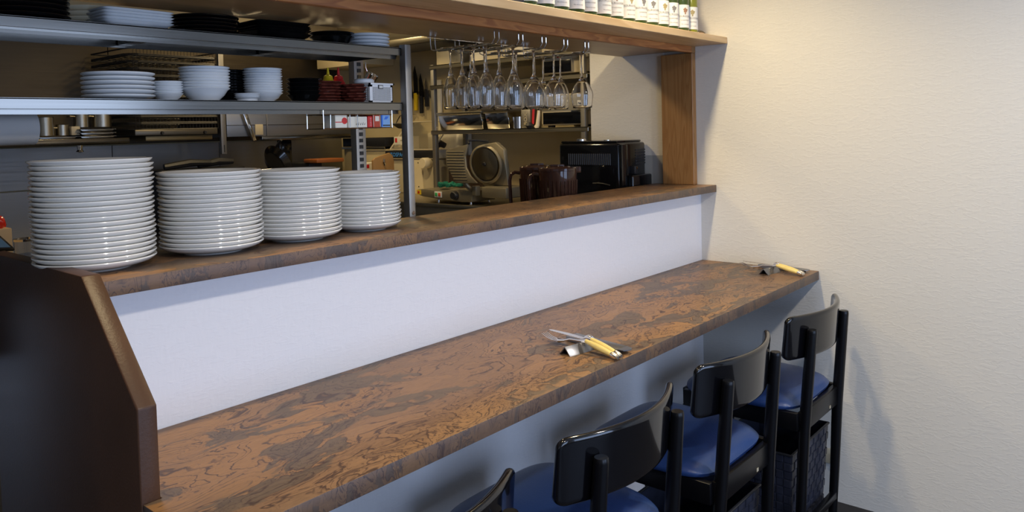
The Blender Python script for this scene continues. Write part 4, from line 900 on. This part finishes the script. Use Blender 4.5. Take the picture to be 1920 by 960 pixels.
# ------------------------------------------------------------------ chairs
def chair():
    t = E('counter_chair', 'x', 'chair', (0, 0, 0), group='black counter chairs with navy seats')
    # seat cushion: domed rounded trapezoid
    bm = bmesh.new(); n = 48
    def outline(a, s):
        c, sn = math.cos(a), math.sin(a); e = .42
        y = math.copysign(abs(sn) ** e, sn); x = math.copysign(abs(c) ** e, c)
        w = .222 + .012 * y
        yy = .215 * y
        if y < 0: yy = .215 * y + .012 * (1 - x * x) * 0
        return x * w * s, -.385 + yy * s
    rings = []
    for s, z in ((.955, .512), (.985, .516), (1.0, .526), (.99, .536), (.95, .545), (.86, .554), (.70, .561), (.45, .566), (.2, .568)):
        rings.append([bm.verts.new((*outline(2 * PI * k / n, s), z - (.010 * max(0, (-(outline(2 * PI * k / n, s)[1] + .385)) / .215) ** 2 * (1 if z > .53 else 0)))) for k in range(n)])
    bm.faces.new(rings[0][::-1])
    for a, b in zip(rings, rings[1:]):
        for k in range(n): bm.faces.new((a[k], b[k], b[(k + 1) % n], a[(k + 1) % n]))
    bm.faces.new(rings[-1]); finish(bm, 'seat_cushion', NAVY, t, 60)
    bm = bmesh.new()
    box(bm, -.185, .185, -.618, -.596, .447, .514, .003); box(bm, -.180, .180, -.19, -.168, .452, .512, .003)
    box(bm, -.200, -.178, -.60, -.18, .452, .512, .003); box(bm, .178, .200, -.60, -.18, .452, .512, .003)
    finish(bm, 'seat_frame', LEGM, t)
    for s in (-1, 1):
        bm = bmesh.new(); tube(bm, [(s * .176, -.588, 0), (s * .172, -.600, .20), (s * .168, -.612, .45), (s * .165, -.628, .65), (s * .164, -.640, .785), (s * .164, -.640, .792), (s * .164, -.640, .795)], [.015, .0165, .019, .0185, .0165, .0160, .0145], 20)
        finish(bm, 'leg', LEGM, t)
        bm = bmesh.new(); tube(bm, [(s * .185, -.182, 0), (s * .183, -.184, .25), (s * .180, -.188, .452)], [.013, .016, .018], 16); finish(bm, 'leg', LEGM, t)
    bm = bmesh.new(); box(bm, -.17, .17, -.608, -.586, .085, .112, .003); finish(bm, 'stretcher', LEGM, t)
    bm = bmesh.new(); box(bm, -.175, .175, -.196, -.172, .150, .185, .003); finish(bm, 'stretcher', LEGM, t)
    # curved backrest: a bent plank with rounded corners and rolled edges
    bm = bmesh.new(); hw, hh, rc, th = .240, .0745, .026, .0095
    us = [-1 + (1 - math.cos(PI * .5 * k / 7)) * rc / hw for k in range(8)]; us = us + [us[-1] + (-2 * us[-1]) * k / 20 for k in range(1, 20)] + [-a for a in us[::-1]]
    ws = [-1, -.985, -.95, -.88] + [-.8 + 1.6 * k / 8 for k in range(9)] + [.88, .95, .985, 1]
    F, B = [], []
    for u in us:
        x = hw * u; ex = max(0, abs(x) - (hw - rc)); hx = hh - rc + math.sqrt(max(0, rc * rc - ex * ex)); cf, cb = [], []
        for w in ws:
            z = .768 + hx * w; din = min(hh - abs(hx * w) - (hh - hx), hw - abs(x)); din = max(0, min(din, .009))
            e = math.sqrt(max(0, 1 - (1 - din / .009) ** 2)); tt = th * (.12 + .88 * e)
            y = -.643 + .070 * u * u - .012 * w * .5; nx_ = -2 * .070 * u / hw; nl = math.hypot(nx_, 1)
            cf.append(bm.verts.new((x + nx_ / nl * tt, y + tt / nl, z))); cb.append(bm.verts.new((x - nx_ / nl * tt, y - tt / nl, z)))
        F.append(cf); B.append(cb)
    nx, nz = len(us) - 1, len(ws) - 1
    for i in range(nx):
        for j in range(nz):
            bm.faces.new((F[i][j], F[i + 1][j], F[i + 1][j + 1], F[i][j + 1])); bm.faces.new((B[i][j], B[i][j + 1], B[i + 1][j + 1], B[i + 1][j]))
    for i in range(nx):
        for j in (0, nz): bm.faces.new((F[i][j], F[i + 1][j], B[i + 1][j], B[i][j]))
    for j in range(nz):
        for i in (0, nx): bm.faces.new((F[i][j], F[i][j + 1], B[i][j + 1], B[i][j]))
    finish(bm, 'backrest', LACQ, t, 75)
    bm = bmesh.new(); box(bm, -.010, .002, 0, .0012, 0, .010); finish(bm, 'maker_tag', BEIGED, t, None, (.075, -.6192, .456))
    return t
c0 = chair()
CH = ((-.325, 0, 'black chair with navy seat nearest the right wall'), (-.965, 0, 'black chair with navy seat, second from the right wall'),
      (-1.575, 0, 'black chair with navy seat, third from the right wall'), (-2.195, 0, 'nearest black chair, only its backrest tip and seat edge in view'))
for i, (x, y, lab) in enumerate(CH):
    o = c0 if i == 0 else dup(c0)
    o.location = (x, y, 0); o['label'] = lab
# woven baskets under the chairs
BAS = mat('woven_black_tape', (.022, .025, .040), .40, var=.35, vscale=25); BASR = mat('basket_rim', (.012, .013, .016), .4)
def basket():
    t = E('woven_basket', 'x', 'basket', (0, 0, 0), group='woven baskets under the chairs')
    H, wx, wy = .355, .185, .135
    def face(p0, p1, q0, q1, n, m):
        """cells alternately proud, as a tape weave; p = bottom edge, q = top edge"""
        bm = bmesh.new(); p0, p1, q0, q1 = map(Vector, (p0, p1, q0, q1)); nr = (p1 - p0).cross(q0 - p0).normalized()
        P = lambda a, b: (p0.lerp(p1, a)).lerp(q0.lerp(q1, a), b)
        for i in range(n):
            for j in range(m):
                h = .0032 if (i + j) % 2 else .0008; g = .04
                a0, a1, b0, b1 = (i + g) / n, (i + 1 - g) / n, (j + g) / m, (j + 1 - g) / m
                o4 = [P(a0, b0), P(a1, b0), P(a1, b1), P(a0, b1)]; am, bm_ = (a0 + a1) / 2, (b0 + b1) / 2
                base = [bm.verts.new(v - nr * .002) for v in o4]; top = [bm.verts.new(v.lerp(P(am, bm_), .10) + nr * h) for v in o4]
                bm.faces.new(top)
                for k in range(4): bm.faces.new((base[k], base[(k + 1) % 4], top[(k + 1) % 4], top[k]))
        back = [bm.verts.new(v - nr * .002) for v in (p0, p1, q1, q0)]; bm.faces.new(back)
        f = finish(bm, 'woven_side', BAS, t, None); f['kind'] = 'stuff'
    b = .86; c = [(-wx * b, -wy * b, .004), (wx * b, -wy * b, .004), (wx * b, wy * b, .004), (-wx * b, wy * b, .004)]; d = [(-wx, -wy, H), (wx, -wy, H), (wx, wy, H), (-wx, wy, H)]
    for i in range(4): face(c[i], c[(i + 1) % 4], d[i], d[(i + 1) % 4], 14 if i % 2 == 0 else 10, 12)
    bm = bmesh.new(); prism(bm, [(x, y) for x, y, z in c], 0, .006, 'z'); finish(bm, 'basket_base', BAS, t, None)
    bm = bmesh.new(); dd = [(x * 1.005, y * 1.005, H) for x, y, z in d]; tube(bm, dd + [dd[0]], .0048, 8); finish(bm, 'rim', BASR, t)
    return t
b0 = basket()
for i, (x, y, lab) in enumerate(((-.318, -.436, 'black woven basket under the chair nearest the right wall'), (-.955, -.436, 'black woven basket under the second chair from the right wall'), (-1.57, -.436, 'black woven basket under the third chair from the right wall'))):
    o = b0 if i == 0 else dup(b0)
    o.location = (x, y, 0); o['label'] = lab
# wall outlet
t = E('wall_outlet', 'small beige wall fitting low on the right wall behind the chair leg', 'outlet', (0, 0, 0))
bxo('cover_plate', BEIGE, t, (-.008, -.0005, -.552, -.482, .145, .205), .004); bxo('cable_hook', BLACKM, t, (-.016, -.008, -.56, -.545, .150, .19), .003)
